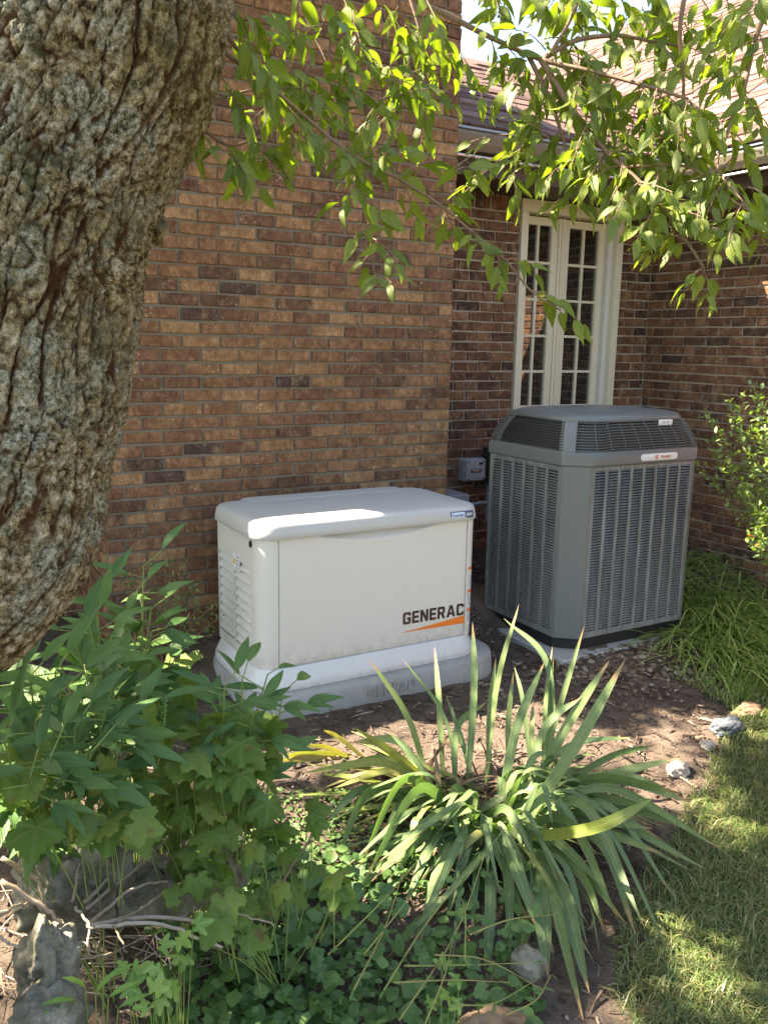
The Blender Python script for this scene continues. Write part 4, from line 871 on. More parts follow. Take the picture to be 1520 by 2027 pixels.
TWG.obj('twig', M['twig'], tree, True, kind='stuff'); LF.done()
# the crown above and to the left of the picture: unseen leaves added for shade, gaps shaped to let sun onto chosen ground
CRW = Foliage(tree, M['cherry'], 0, 'shade_crown'); rc = random.Random(3)
def lit_zone(gx, gy): return .12 < gx < 1.78+max(0, -1.6-gy)*.6 and -1.46-.36*max(0, gx-.55) < gy < -1.02
def gap(gx, gy): return gx < 1.3 and gy > -3.2 and mnoise.noise(V((gx*4.4, gy*4.4, 9.3))) > .17
for _ in range(2100):
    c = V((rc.gauss(-2.3, 1.25), rc.gauss(-.9, .95), rc.uniform(3.3, 5.0))) if _ < 1850 else V((rc.gauss(-.75, .45), rc.gauss(.35, .4), rc.uniform(3.4, 4.8)))
    gx, gy = c.x-SUN.x*c.z/SUN.z, c.y-SUN.y*c.z/SUN.z
    x, y, z = pix(c)
    if (420 < x < 1600 and y > -120) or lit_zone(gx, gy): continue
    fq = 3.1 if gx < .75 and gy > -2.9 else 1.9
    if mnoise.noise(V((gx*fq, gy*fq, 4.2))) > (.10 if gx < .75 and gy > -2.9 else (-.06 if gy < -2.0 else .10)): continue
    for k in range(20):
        p = c+V((rc.gauss(0, .10), rc.gauss(0, .10), rc.gauss(0, .09)))
        q_ = (p.x-SUN.x*p.z/SUN.z, p.y-SUN.y*p.z/SUN.z)
        if lit_zone(*q_) or gap(*q_): continue
        s = rc.uniform(.09, .14)
        d = V((rc.uniform(-1, 1), rc.uniform(-1, 1), rc.uniform(-1.2, .2))); CRW.it.append((rc.choice(CH_L), orient(p, d, V((rc.uniform(-.5, .5), rc.uniform(-.5, .5), 1)), s), 0))
for _ in range(230):  # further unseen clusters added to shade the hanging leaves
    c = V((rc.gauss(-.75, .75), rc.gauss(-2.0, .6), rc.uniform(3.35, 4.4))); gx, gy = c.x-SUN.x*c.z/SUN.z, c.y-SUN.y*c.z/SUN.z; x, y, z = pix(c)
    if (-400 < x < 1900 and y > -260) or lit_zone(gx, gy) or mnoise.noise(V((gx*2.3, gy*2.3, 1.2))) > -.02: continue
    for k in range(13):
        p = c+V((rc.gauss(0, .10), rc.gauss(0, .10), rc.gauss(0, .09)))
        q_ = (p.x-SUN.x*p.z/SUN.z, p.y-SUN.y*p.z/SUN.z)
        if lit_zone(*q_) or gap(*q_): continue
        s = rc.uniform(.07, .105); d = V((rc.uniform(-1, 1), rc.uniform(-1, 1), rc.uniform(-1.2, .2))); CRW.it.append((rc.choice(CH_L), orient(p, d, V((rc.uniform(-.5, .5), rc.uniform(-.5, .5), 1)), s), 0))
CRW.done()
for a, b in (((-.25, -2.55, 3.6), (-2.2, -1.2, 4.3)), ((-.1, -2.5, 4.2), (-1.5, .4, 4.9)), ((-.25, -2.55, 3.5), (-2.4, -2.6, 4.2)), ((0, -2.4, 3.9), (.7, -1.8, 3.9))):
    a, b = V(a), V(b); g = MB(); P = bez(a, a.lerp(b, .5)+V((0, 0, .3)), b, 12); g.tube(P, [.07*(1-i/14) for i in range(13)], 8); g.obj('limb', M['bark'], tree, True)
P = spline([V((.0, -2.45, 4.0)), V((.1, -2.45, 3.2)), at(700, -160, 2.5)], 6); g = MB(); g.tube(P, [.03-.012*i/(len(P)-1) for i in range(len(P))], 8); g.obj('limb', M['bark'], tree, True)

# ------------------------------------------------------------------ iris clump
ir = root('iris_clump', 'big clump of sword leaved iris with upright and arching blades before the generator', 'plant', gz(960, 1640))
IRF = Foliage(ir, M['iris'], 290)
def blade_mesh(P, w, mat, face, fold=.25):
    """a sword leaf along the points P: V-section, tapering to a point"""
    n = len(P)-1; vs = []; uv = []; me = bpy.data.meshes.new('leaf'); prevx = None
    for i, p in enumerate(P):
        t = i/n; d = (P[min(i+1, n)]-P[max(i-1, 0)]).normalized(); x = d.cross(face)
        if prevx is not None and x.dot(prevx) < 0: x = -x
        if x.length < .15 and prevx is not None: x = prevx
        x = x.normalized(); prevx = x; nn = x.cross(d); h = w*.5*min(1, .65+1.2*t)*(1-max(0, (t-.55)/.45)**2.2) if t < 1 else .0004
        for s in (-1, 0, 1): vs.append(p+x*s*h+nn*abs(s)*h*fold)
    fs = [(i*3+s, i*3+s+1, i*3+s+4, i*3+s+3) for i in range(n) for s in (0, 1)]
    me.from_pydata([tuple(v) for v in vs], [], fs); ul = me.uv_layers.new(name='UVMap')
    for pl in me.polygons:
        for li in pl.loop_indices: v = me.loops[li].vertex_index; ul.data[li].uv = ((v % 3)/2, (v//3)/n*.05)
    me.polygons.foreach_set('use_smooth', [True]*len(me.polygons)); me.materials.append(mat); return me
def iris_leaf(base, mid, tip, w, mat=None, face=None, n=14):
    P = spline([base, mid, tip], n//2) if True else None
    face = face or ((CAM-mid).normalized()+rv(.55)); me = blade_mesh(P, w*1.02, mat or M['iris'], face, U(.1, .4)); x, y, z = pix(mid)
    IRF.it.append((me, Matrix.Identity(4), (tip-base).length/z))
# (base px, mid px, tip px, base distance drop for the tip, width) : upright leaves
UP = """850 1560 808 1420 729 1302 .00 .026;905 1560 880 1420 797 1304 .00 .014;877 1540 870 1400 860 1280 .0 .024;925 1560 938 1360 935 1232 .0 .028;960 1560 985 1350 1027 1196 .0 .026;1090 1560 1085 1320 997 1224 .0 .024;1060 1560 1110 1390 1156 1238 .0 .022;1075 1560 1080 1400 1093 1280 .0 .022;1000 1680 1130 1490 1238 1303 -.1 .040;1040 1600 1120 1440 1205 1308 .0 .036;985 1640 1020 1450 1077 1310 .0 .034;1010 1540 1005 1440 1016 1330 .0 .024;968 1540 968 1420 981 1300 .0 .024;1050 1520 1035 1390 1018 1320 .0 .018;900 1560 905 1440 962 1390 .05 .026;1055 1560 1052 1460 1055 1385 .0 .02;940 1570 915 1470 882 1375 .05 .02;1020 1600 1080 1440 1150 1380 .0 .03;1075 1530 1085 1400 1095 1300 .02 .022
1000 1600 1120 1480 1250 1459 .0 .024;870 1590 760 1500 645 1540 .0 .022;880 1600 820 1500 770 1450 .05 .022;850 1580 790 1470 690 1470 .1 .03"""
for ln in UP.replace('\n', ';').split(';'):
    a = [float(q) for q in ln.split()]; b = gz(a[0], a[1]); d0 = (b-CAM).length; iris_leaf(b, at(a[2], a[3], d0-.03+a[6]), at(a[4], a[5], d0+a[6]+U(-.06, .06)), a[7])
# arching and drooping leaves: (base, mid, tip, mid nearer, tip nearer, width)
AR = """900 1600 740 1560 662 1708 .20 .42 .036;880 1610 730 1560 645 1628 .15 .3 .032;900 1620 800 1540 709 1722 .22 .45 .034;910 1630 830 1560 720 1745 .25 .5 .036;920 1640 870 1610 735 1745 .25 .48 .034;930 1640 870 1640 800 1790 .28 .5 .040;940 1650 880 1680 820 1900 .32 .55 .040;950 1650 940 1700 850 1810 .3 .5 .034;960 1650 1000 1700 1010 1890 .3 .5 .036;980 1660 1010 1690 1058 1830 .3 .52 .044;960 1660 970 1760 960 1985 .35 .6 .034;1000 1660 1120 1620 1222 1818 .25 .5 .034;1010 1650 1150 1590 1275 1836 .2 .5 .034;1020 1640 1180 1620 1327 1890 .2 .45 .020;1020 1640 1190 1590 1334 1776 .15 .35 .030
1020 1630 1200 1560 1430 1682 .1 .3 .028;1010 1630 1180 1600 1346 1702 .12 .3 .034;1010 1640 1190 1620 1396 1720 .15 .3 .028;1020 1620 1200 1540 1366 1587 .05 .2 .050;1010 1610 1190 1540 1350 1500 .05 .1 .034;1020 1630 1180 1660 1260 1856 .25 .5 .030;1000 1650 1140 1720 1200 1850 .3 .48 .030;1000 1660 1100 1740 1166 1966 .32 .62 .050;990 1660 1080 1740 1156 2026 .34 .66 .036;990 1670 1060 1760 1085 1938 .32 .56 .056;980 1670 1040 1800 1030 1890 .3 .5 .034;1000 1650 1150 1760 1190 1900 .3 .5 .026;1000 1650 1130 1700 1240 1830 .25 .46 .028;1020 1620 1170 1540 1356 1572 .05 .2 .044;1040 1600 1200 1500 1300 1475 .0 .05 .026
920 1620 1060 1560 1180 1690 .1 .3 .034;940 1600 840 1570 760 1640 .15 .3 .028;960 1600 1060 1530 1150 1600 .05 .15 .03;1010 1600 1110 1560 1240 1560 .05 .2 .03;980 1640 1120 1620 1290 1640 .1 .25 .04;950 1620 900 1560 880 1660 .15 .3 .03;940 1640 1000 1600 1060 1700 .18 .35 .03;970 1640 1080 1650 1200 1760 .2 .42 .034;1000 1640 1160 1640 1310 1690 .18 .32 .028;890 1600 800 1590 750 1690 .18 .38 .028;900 1640 850 1640 770 1740 .25 .45 .03;960 1630 930 1660 880 1830 .3 .5 .034;1030 1620 1220 1600 1370 1640 .1 .25 .026;1030 1610 1190 1580 1330 1620 .08 .2 .03;960 1650 1020 1720 1080 1870 .3 .5 .034"""
for ln in AR.replace('\n', ';').split(';'):
    a = [float(q) for q in ln.split()]; b = gz(a[0], a[1]); d0 = (b-CAM).length; iris_leaf(b, at(a[2], a[3], d0-a[6]), at(a[4], a[5], d0-a[7]), a[8]*1.02)
iris_leaf(gz(1010, 1660), at(1170, 1640, 2.75), at(1293, 1580, 2.7),   .034, M['iris_gold'], (CAM-at(1170, 1640, 2.75)).normalized())
for a in ((975, 1660, 970, 1760, 985, 1850, .04), (1000, 1640, 1040, 1800, 1015, 1905, .045), (860, 1560, 780, 1490, 700, 1440, .024), (860, 1570, 760, 1510, 600, 1530, .03), (850, 1560, 760, 1480, 710, 1470, .03)):
    b = gz(a[0], a[1]); d0 = (b-CAM).length; iris_leaf(b, at(a[2], a[3], d0-.15), at(a[4], a[5], d0-.3), a[6], M['iris_old'])
rs = random.Random(11)
for k in range(190):                                     # fill: radiating blades
    an = rs.uniform(0, 6.283); r0 = rs.uniform(.02, .22); c = gz(960, 1640)+V((math.cos(an)*r0, math.sin(an)*r0*.8, 0)); c.z = ground(c.x, c.y); L = rs.uniform(.35, .72); o_ = V((math.cos(an), math.sin(an), 0)); dr = rs.uniform(.35, .95)
    mid = c+o_*L*.38*dr+V((0, 0, L*.42*(1.25-dr))); tip = c+o_*L*dr*1.05+V((rs.gauss(0, .06), rs.gauss(0, .06), L*(.55-dr*.72))); mid += V((rs.gauss(0, .03), rs.gauss(0, .03), 0))
    tip.z = max(tip.z, ground(tip.x, tip.y)+.02)
    if o_.y > .3 and tip.z < .18: continue
    iris_leaf(c, mid, tip, rs.uniform(.016, .032), (M['iris_old'] if rs.random() < .07 else None), V((0, 0, 1))+o_*.3+rv(.3))
for k in range(18):                                      # flattened yellowing leaves at the left and rear
    c = gz(rs.uniform(820, 960), rs.uniform(1530, 1600)); an = rs.uniform(1.7, 3.6); L = rs.uniform(.3, .6); o_ = V((math.cos(an), math.sin(an)*.8, 0)); m_ = c+o_*L*.5+V((0, 0, rs.uniform(.03, .10))); t_ = c+o_*L; t_.z = ground(t_.x, t_.y)+rs.uniform(.01, .05)
    iris_leaf(c, m_, t_, rs.uniform(.02, .034), M['iris_old'] if rs.random() < .55 else M['iris_gold'], V((0, 0, 1))+rv(.3))
IRF.done()
dead = MB()
for k in range(70):                                      # withered leaves at the heart of the clump
    c = gz(rs.uniform(840, 1060), rs.uniform(1540, 1690)); c.z += rs.uniform(0, .05); o_ = V((rs.uniform(-1, 1), rs.uniform(-1, 1), rs.uniform(-.1, .7))).normalized(); L = rs.uniform(.08, .25); P = bez(c, c+o_*L*.6+V((0, 0, .05)), c+o_*L+V((0, 0, -.03)), 6)
    w = rs.uniform(.004, .012); x = o_.cross(V((0, 0, 1))).normalized(); 
    vs_ = []; 
    for i, p in enumerate(P): vs_ += [p-x*w*(1-i/7), p+x*w*(1-i/7)]
    dead.add(vs_, [(2*i, 2*i+1, 2*i+3, 2*i+2) for i in range(6)])
dead.obj('withered_leaf', M['withered'], ir, kind='stuff')
# small iris fan lying to the left
fn = root('iris_fan', 'small pale iris fan sprawling on the sunlit soil left of the big clump', 'plant', gz(625, 1510)); IRF = Foliage(fn, M['iris'], 40)
for a in ((640, 1500, 615, 1540, 582, 1625, .028), (650, 1505, 625, 1560, 621, 1640, .028), (655, 1505, 650, 1550, 645, 1610, .028), (640, 1500, 580, 1520, 530, 1600, .026), (680, 1500, 600, 1500, 555, 1505, .03), (700, 1495, 620, 1490, 560, 1495, .024), (690, 1500, 650, 1480, 600, 1475, .02), (720, 1500, 670, 1460, 640, 1445, .018), (660, 1510, 690, 1560, 700, 1620, .024)):
    b = gz(a[0], a[1]); d0 = (b-CAM).length; iris_leaf(b, at(a[2], a[3], d0-.07), at(a[4], a[5], d0-.14), a[6], M['iris_old'] if a[4] > 550 and a[5] < 1510 else None)
IRF.done()

# ------------------------------------------------------------------ peony plants on the left
def sprig(F, T, base, top, n=9, size=(.095, .135), spread=.065, rad=.0035):
    """a peony stem with three-part leaves fanning near its top"""
    mid = base.lerp(top, .55)+rv(.03)+V((0, 0, .04)); P = bez(base, mid, top, 8); T.tube(P, [rad*(1-.45*i/8) for i in range(9)], 6, False)
    d = (P[-1]-P[-2]).normalized()
    for k in range(n):
        t = 1-.42*(k/n)**1.2; i = min(7, int(t*8)); p = P[i].lerp(P[i+1], min(1, t*8-i)); an = k*2.4+U(-.3, .3); u1 = d.orthogonal().normalized(); o_ = u1*math.cos(an)+d.cross(u1)*math.sin(an)
        q = p+(o_*U(.6, 1.1)+d*U(.1, .5))*spread; T.tube([p, q], rad*.45, 5, False); ld = (o_*U(.5, 1)+d*U(.2, .8)+V((0, 0, U(-.35, .15)))).normalized()
        for sgn in ((0,) if k < 2 else (-1, 0, 1)):
            dd = (ld+ld.cross(V((0, 0, 1)))*sgn*.75).normalized(); s = U(*size)*(1 if sgn == 0 else .82); F.add(random.choice(PE_L), orient(q, dd, V((0, 0, 1))+(CAM-q).normalized()*.6+rv(.35), s), s)
def peony(label, base_px, base_d, tops, cap):
    b = at(*base_px, base_d); b.z = ground(b.x, b.y); r = root('peony', label, 'plant', b, 'peony plants under the tree'); F = Foliage(r, M['peony'], cap); T = MB()
    for x, y, d in tops: sprig(F, T, b+V((U(-.06, .06), U(-.06, .06), 0)), at(x, y, d), random.choice((5, 6, 7)))
    T.obj('stem', M['stem'], r, True); F.done()
peony('tall peony with narrow leaflets rising against the low brick wall', (260, 1560), 2.65, [(285, 1120, 2.5), (262, 1180, 2.45), (190, 1180, 2.35), (175, 1230, 2.3), (300, 1205, 2.5), (245, 1240, 2.4), (205, 1290, 2.4), (300, 1250, 2.55), (150, 1270, 2.25), (120, 1310, 2.2), (230, 1330, 2.35), (270, 1300, 2.6), (190, 1330, 2.5), (330, 1330, 2.6), (300, 1370, 2.55)], 170)
peony('broad dark peony at the far left below the tree trunk', (110, 1580), 2.55, [(60, 1340, 2.1), (20, 1380, 2.05), (120, 1370, 2.1), (170, 1350, 2.15), (70, 1430, 2.0), (150, 1440, 2.05), (10, 1470, 1.95), (210, 1400, 2.15), (240, 1440, 2.1), (180, 1490, 2.0), (100, 1500, 1.95), (60, 1540, 1.95), (30, 1330, 2.2), (110, 1330, 2.15), (40, 1440, 2.25), (130, 1410, 2.3), (200, 1450, 2.3), (90, 1380, 2.35), (250, 1400, 2.35), (160, 1530, 2.15), (230, 1500, 2.2)], 190)
peony('peony stem leaning right in front of the generator pad', (420, 1560), 2.45, [(480, 1345, 2.3), (530, 1335, 2.35), (445, 1360, 2.25), (560, 1370, 2.4), (500, 1420, 2.3)], 70)
# ------------------------------------------------------------------ lobed-leaf shrubs
def lobed(label, base_px, base_d, zones, cap, size=(.085, .13)):
    b = at(*base_px, base_d); b.z = ground(b.x, b.y); r = root('lobed_leaf_shrub', label, 'shrub', b, 'lobed leaf shrubs in the bed'); F = Foliage(r, M['lobed'], cap); T = MB()
    for x0, y0, x1, y1, d0, d1, n in zones:
        for k in range(n):
            x, y, d = U(x0, x1), U(y0, y1), U(d0, d1); p = at(x, y, d)
            if p.z < ground(p.x, p.y)+.02: p.z = ground(p.x, p.y)+U(.03, .08)
            q = p+V((U(-.06, .06), U(-.06, .06), -U(.05, .12))); q = q.lerp(b, .25)
            T.tube(bez(q, q.lerp(p, .5)+V((0, 0, .02)), p, 4), [.0016, .0014, .0012, .001, .0009], 4, False)
            if k % 5 == 0: T.tube(bez(b+rv(.03), b.lerp(q, .5)+V((0, 0, .06)), q, 6), [.0024*(1-.08*i) for i in range(7)], 5, False)
            dr = V((U(-1, 1), U(-1, .5), U(-1.1, .35))).normalized(); s = U(*size); F.add(random.choice(LO_L), orient(p, dr, (CAM-p).normalized()*U(.1, 1.0)+V((0, 0, 1))+rv(.55), s), s)
    T.obj('stem', M['stem'], r, True); F.done()
lobed('lobed leaf shrub with broad drooping leaves hanging over the boulder', (200, 1640), 2.35, [(-20, 1490, 260, 1640, 1.92, 2.25, 26), (60, 1420, 260, 1520, 2.1, 2.4, 8)], 60, (.095, .14))
lobed('lighter lobed leaf shrub spreading between peony and iris', (410, 1640), 2.5, [(270, 1400, 550, 1640, 2.2, 2.6, 75), (200, 1270, 380, 1420, 2.4, 2.75, 22), (440, 1480, 540, 1600, 2.2, 2.5, 10)], 110, (.075, .125))
lobed('low lobed leaf sprigs among the ground cover left of the drooping iris', (560, 1800), 2.45, [(340, 1620, 580, 1780, 2.2, 2.55, 34), (400, 1740, 500, 1850, 2.12, 2.3, 8), (640, 1720, 730, 1800, 2.12, 2.25, 5), (520, 1600, 640, 1720, 2.35, 2.6, 8)], 80, (.065, .11))
# flower spike
fs_ = root('flower_spike', 'slim green seed spike standing among the lobed leaves', 'plant', at(320, 1500, 2.2)); g = MB(); a, b = at(312, 1520, 2.18), at(328, 1380, 2.18); g.tube(bez(a, a.lerp(b, .5)+V((.01, 0, 0)), b, 5), .0014, 5); g.obj('stem', M['stem'], fs_, True); g = MB()
for k in range(46):
    t = .25+.75*k/46; c = a.lerp(b, t)+V((math.cos(k*2.4)*.006, math.sin(k*2.4)*.006, 0)); pebble(g, c, (.003, .0042))
g.obj('seed', M['trefoil'], fs_, kind='stuff')
# ------------------------------------------------------------------ ground cover
GC = Foliage(None, M['round'], 0, 'ground_cover'); gi = []
for k in range(1900):
    x, y = U(290, 1060), U(1680, 2060)
    if y < 1760 and x < 440: continue
    if x > 760 and random.random() < (.7 if y < 1840 else .45): continue
    if x < 300+(2027-y)*.3 and y > 1850: continue
    p = gz(x, y, U(.0, .11)); h = p.z; d = V((U(-1, 1), U(-1, 1), U(-.15, .55))).normalized(); s = .018+.042*random.random()**1.4
    gi.append((random.choice(random.choice((RO_L, RO_L, SC_L, SC_L, LA_L))), orient(p, d, V((0, 0, 1))+(CAM-p).normalized()*.5+rv(.6), s), 0))
for k in range(2300):                                    # tiny dark creeping leaves behind
    x, y = U(250, 860), U(1560, 1770); p = gz(x, y, U(.005, .035)); d = V((U(-1, 1), U(-1, 1), U(-.1, .4))).normalized(); s = U(.012, .022); gi.append((random.choice(RO_L), orient(p, d, V((0, 0, 1))+rv(.5), s), 0))
o = link('ground_cover', join(gi, 'ground_cover'), M['round']); o['kind'] = 'stuff'; tag(o, 'dense dark green round leaved ground cover along the bottom of the picture', 'ground cover')
stm = MB()
for me_, Mx, _ in gi[:1300:3]:
    if Mx.translation.z-ground(Mx.translation.x, Mx.translation.y) > .07: continue
    p = Mx.translation; q = V((p.x+U(-.02, .02), p.y+U(-.02, .02), ground(p.x, p.y))); stm.tube([q, p], .0011, 4, False)
o = stm.obj('ground_cover_stalks', M['stem']); o['kind'] = 'stuff'; tag(o, 'thin green stalks of the ground cover', 'ground cover')
for k, (x, y, d, lab) in enumerate(((350, 1870, 2.12, 'bright trefoil sprig rising above the dark ground cover'), (285, 1950, 2.06, 'bright trefoil sprig nearest the limestone rock'), (330, 1975, 2.06, 'bright trefoil sprig at the very bottom of the bed'), (880, 1960, 2.2, 'bright trefoil sprig under the thin yellow stems'))):
    r = root('columbine', lab, 'plant', at(x, y, d)); F = Foliage(r, M['trefoil'], 20); T = MB(); b = at(x, y, d); b.z = ground(b.x, b.y)
    for j in range(5):
        p = at(x+U(-35, 35), y+U(-45, 30), d-U(0, .05)); T.tube([b, b.lerp(p, .5)+V((0, 0, .01)), p], .0012, 5, False); s = U(.045, .06); F.add(random.choice(TR_L), orient(p, V((U(-1, 1), U(-.6, .2), U(-.6, .5))), (CAM-p).normalized()+V((0, 0, .4)), s), s)
    T.obj('stem', M['stem'], r, True); F.done()
# thistle-like light sprig bottom left
r = root('narrow_leaf_weed', 'pale narrow leaved weed beside the limestone rock', 'plant', at(175, 1990, 2.05)); F = Foliage(r, M['trefoil'], 20); NW = [leaf_mesh('leaf', ov(.10, .5), 6, .2, U(.6, 1.4), .1, mat=M['trefoil']) for _ in range(3)]; T = MB(); b = at(180, 2010, 2.05); b.z = ground(b.x, b.y)
for x, y in ((150, 1980), (190, 1965), (215, 1975), (235, 1995), (170, 1955), (140, 2000), (205, 1945)):
    p = at(x, y, 2.02); T.tube([b, p], .0013, 5, False); F.add(random.choice(NW), orient(p, V(((x-180)/60, -.2, .5)), V((0, 0, 1))+(CAM-p).normalized(), .07), .07)
T.obj('stem', M['stem'], r, True); F.done()
# ------------------------------------------------------------------ dry sticks on the ground (x0 y0 xm ym x1 y1 distance0 distance1 radius)
ST = """5 1700 70 1740 92 1800 2.15 2.2 .006;0 1745 80 1790 120 1828 2.1 2.12 .007;0 1815 30 1795 55 1790 2.1 2.15 .004;170 1640 192 1690 180 1755 2.35 2.35 .006;170 1785 270 1680 318 1618 2.3 2.55 .006;172 1800 300 1690 385 1605 2.3 2.6 .005;175 1830 260 1760 330 1745 2.25 2.35 .005;172 1832 290 1815 455 1832 2.2 2.25 .007;180 1835 320 1830 440 1876 2.2 2.2 .006;145 1785 165 1680 185 1682 2.3 2.35 .004;150 1795 175 1830 175 1890 2.2 2.15 .004;235 1825 340 1760 395 1722 2.2 2.35 .004;395 1722 410 1735 425 1745 2.35 2.35 .003;210 1700 280 1670 310 1680 2.4 2.45 .005;220 1825 240 1860 250 1885 2.2 2.15 .003;310 1850 330 1890 340 1920 2.15 2.1 .003;120 1855 160 1865 175 1870 2.15 2.15 .003;0 1855 20 1870 38 1875 2.1 2.1 .004;430 1790 480 1810 545 1830 2.2 2.2 .003;560 1745 620 1650 660 1590 2.3 2.6 .004;130 1900 180 1895 225 1885 2.1 2.15 .003"""
GP = 'dry bleached stems lying in the bed'
SL = ['pale forked dry stem at the left edge above the rock', 'thicker grey dry stem at the left edge over the rock', 'short grey dry stem nearest the left edge', 'pale upright dry stem in front of the boulder', 'long straight dry stem slanting up from the boulder foot', 'long dry stem slanting right beside the straight one', 'dry stem crossing low toward the mossy rock', 'thick pale dry stem lying level above the ground cover', 'dry stem lying level just under the thick pale one', 'bent dry stem arched over the boulder', 'thin dry stem hanging down to the soil', 'thin dry stem reaching up to the mossy rock', 'short dry stem tip beside the mossy rock', 'crooked dry stem under the lobed leaves', 'short dry stem pointing down at the soil', 'dark dry stalk hanging above the trefoils', 'thin dry stem beside the limestone rock top', 'short dry stem at the left edge under the grey one', 'dry stem lying among the low lobed leaves', 'long thin dry stem rising left of the iris', 'thin dry stem on the soil right of the limestone rock']
for ln, lab in zip(ST.split(';'), SL):
    a = [float(q) for q in ln.split()]; p0 = at(a[0], a[1], a[6]); p2 = at(a[4], a[5], a[7]); pm = at(a[2], a[3], (a[6]+a[7])/2); P = spline([p0, pm, p2], 6)
    P = [p+rv(.003) for p in P]; g = MB(); g.tube(P, [a[8]*.85*(1-.35*i/len(P)) for i in range(len(P))], 7); tag(g.obj('dry_stem', M['dry'], None, True), lab, 'stick', GP)
g = MB()
for k in range(260):
    x, y = U(0, 470), U(1640, 1960); p = gz(x, y, .01+U(0, .05)); e = V((U(-1, 1), U(-1, 1), U(-.2, .3))).normalized(); L = U(.05, .2); g.tube([p-e*L/2, p+rv(.008), p+e*L/2], U(.0008, .002), 5, False)
o = g.obj('twig_litter', M['dry'], None, True); o['kind'] = 'stuff'; tag(o, 'fine dry twig litter over the soil at lower left', 'twigs')
# thin yellow-green weed stems lower middle
wd = root('wiry_weed', 'wiry yellow green weed stems crossing in front of the drooping iris', 'plant', gz(860, 1960)); T = MB(); F = Foliage(wd, M['trefoil'], 60)
for a in ((760, 1960, 850, 1820, 1000, 1640), (790, 2020, 900, 1850, 960, 1690), (650, 1890, 760, 1780, 830, 1700), (720, 1890, 800, 1790, 860, 1710), (800, 1912, 930, 1910, 1060, 1905), (780, 1945, 900, 1940, 1010, 1945), (860, 1890, 960, 1900, 1075, 1960), (840, 2030, 880, 1930, 900, 1840), (920, 1900, 920, 1800, 900, 1760), (700, 1960, 760, 1840, 800, 1720), (1000, 2010, 1060, 1980, 1090, 1930), (930, 1850, 1010, 1820, 1100, 1810), (900, 1990, 980, 1985, 1060, 1940)):
    d = 2.1; P = spline([at(a[0], a[1], d), at(a[2], a[3], d+U(-.02, .06)), at(a[4], a[5], d+.1)], 6); T.tube(P, [.0022*(1-.6*i/len(P)) for i in range(len(P))], 5, False)
    for p in P[::3]: s = U(.018, .034); F.add(random.choice(PE_L), orient(p, rv(1), V((0, 0, 1))+rv(.5), s), s)
T.obj('stem', M['iris_old'], wd, True); F.done()
# ------------------------------------------------------------------ lilyturf at right, lawn
def strips(name, mat, n, gen, label, cat, seg=5):
    vs, fs, uv = [], [], []; base = 0
    for _ in range(n):
        r = gen()
        if r is None: continue
        P, w = r; d = (P[-1]-P[0]); x = d.cross(V((0, 0, 1))); x = x.normalized() if x.length > 1e-5 else V((1, 0, 0)); m_ = len(P)
        for i, p in enumerate(P):
            h = w*.5*(1-(i/(m_-1))**2*.92); vs += [tuple(p-x*h), tuple(p+x*h)]
        for i in range(m_-1): fs.append((base+2*i, base+2*i+1, base+2*i+3, base+2*i+2))
        base += 2*m_
    me = bpy.data.meshes.new(name); me.from_pydata(vs, [], fs); me.uv_layers.new(name='UVMap'); me.uv_layers[0].data.foreach_set('uv', [.3, .1]*len(me.loops)); me.polygons.foreach_set('use_smooth', [True]*len(me.polygons))
    o = link(name, me, mat); o['kind'] = 'stuff'; tag(o, label, cat); return o
def lily():
    if random.random() < .5: x, y = U(3.05, 4.3), U(-1.5, -.1)
    else: x, y = random.gauss(3.3, .35), random.gauss(-1.15, .25)
    if in_obj(x, y) or y < -1.62 or x > 4.3 or x < 2.75: return None
    if x < 3.2 and y > -1.02: return None
    b = V((x, y, ground(x, y))); an = random.gauss(-2.2, .9) if random.random() < .6 else U(0, 6.28); L = U(.2, .46); o_ = V((math.cos(an), math.sin(an), 0)); hh = U(.15, .42)*(1 if random.random() < .85 else 1.6)
    return bez(b, b+o_*L*.35+V((0, 0, L*hh)), b+o_*L+V((0, 0, U(-.02, .05))), 6), U(.008, .015)
strips('lilyturf', M['lily'], 2300, lily, 'swirling flattened clump of long green lilyturf blades right of the tall unit', 'grass')
def shortg():
    x, y = random.gauss(3.15, .4), random.gauss(-1.62, .13)
    if x < 2.55 or x > 4.2 or y > -1.3: return None
    b = V((x, y, ground(x, y))); an = U(0, 6.28); L = U(.04, .11); return bez(b, b+V((0, 0, L*.6)), b+V((math.cos(an)*L*.8, math.sin(an)*L*.8, L*.4)), 3), U(.003, .005)
strips('fine_grass', M['lily'], 3500, shortg, 'fringe of fine bright grass below the lilyturf', 'grass')
def blade():
    x = U(.1, 3.9); e = lawn_edge(x)+mnoise.noise(V((x*5, 1, 0)))*.08; y = e+.03-abs(random.gauss(0, .6))
    px, py, _ = pix((x, y, 0))
    if py > 2120 or px > 1600: return None
    if e-y < .14 and random.random() < .5: return None
    b = V((x, y, ground(x, y)+.004)); an = U(0, 6.28); L = U(.02, .085); return bez(b, b+V((math.cos(an)*L*.2, math.sin(an)*L*.2, L*.7)), b+V((math.cos(an)*L*.9, math.sin(an)*L*.9, L*.55)), 2), U(.002, .0048)
strips('lawn_grass', M['blade'], 60000, blade, 'short green and straw coloured lawn grass at lower right', 'grass')
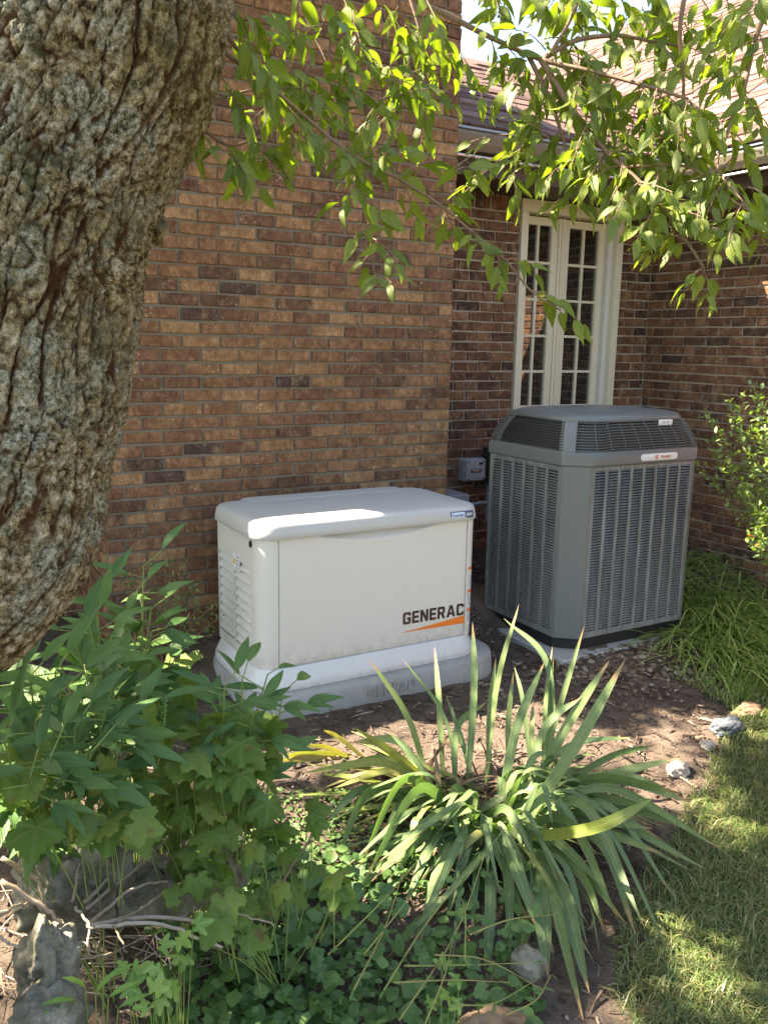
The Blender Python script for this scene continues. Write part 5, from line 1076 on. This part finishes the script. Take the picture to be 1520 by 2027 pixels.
# ------------------------------------------------------------------ shrubs
def shrub(name, label, base, tips, mat, per, size, cap, cat='shrub', jit=.035):
    r = root(name, label, cat, base); F = Foliage(r, mat, cap); T = MB()
    for tp in tips:
        P = bez(base+rv(.02), base.lerp(tp, .5)+V((0, 0, .05))+rv(.03), tp, 10); T.tube(P, [.004*(1-.7*i/10) for i in range(11)], 5, False)
        for k in range(per):
            t = U(.4, 1.0); i = min(9, int(t*10)); p = P[i].lerp(P[i+1], t*10-i)+rv(jit*(1.15-t*.6)); s = U(*size); d = (P[i+1]-P[i]).normalized()*.5+rv(1)+V((0, 0, .2)); F.add(random.choice(SH_L), orient(p, d, V((0, 0, 1))+rv(.6), s), s)
    T.obj('stem', M['twig'], r, True); F.done(); return r
rb = shrub('evergreen_shrub', 'small leaved evergreen shrub reaching in from the right edge by the brick', V((3.75, -1.2, .2)),
      [at(x, y, d) for x, y, d in ((1395, 815, 4.3), (1440, 790, 4.25), (1490, 755, 4.1), (1500, 830, 4.1), (1420, 850, 4.25), (1385, 920, 4.3), (1440, 920, 4.2), (1480, 890, 4.1), (1400, 870, 4.3), (1475, 960, 4.2), (1510, 790, 4.05), (1520, 900, 4.1), (1450, 840, 4.2), (1500, 1000, 4.1), (1465, 780, 4.2), (1530, 850, 4.0), (1490, 1045, 4.0), (1480, 1065, 4.0))], M['shrub'], 120, (.020, .038), 300)
g = MB()
for x, y in ((1490, 1061), (1500, 1078), (1484, 1060), (1497, 1080)): pebble(g, at(x, y, 4.0), (.007, .009))
g.obj('berry', M['berry'], rb, True)
shrub('low_shrub', 'sparse tiny leaved shrub sprawling along the foot of the brick chimney', V((.20, -.25, .08)), [at(x, y, 4.0) for x, y in ((300, 1100), (340, 1095), (370, 1110), (395, 1150), (430, 1195), (445, 1215), (255, 1125), (400, 1190), (330, 1150), (350, 1180), (290, 1130), (225, 1115), (245, 1110))], M['shrub'], 46, (.014, .026), 200, 'shrub', .04)
# fallen leaves on the grass
FLM = leaf_mesh('fallen_leaf', ov(.24, .42), 6, .4, .6, .1, mat=M['dry'])
for x, y, lab in ((1413, 1820, 'single brown leaf lying on the lawn'), (1290, 1790, 'brown leaf lying at the lawn edge under the iris tips'), (632, 1392, 'brown curled leaf against the concrete pad')):
    p = gz(x, y, .02); tag(link('fallen_leaf', FLM, M['dry'], None, orient(p, rv(1)*V((1, 1, .1)), V((0, 0, 1)), .06)), lab, 'leaf')
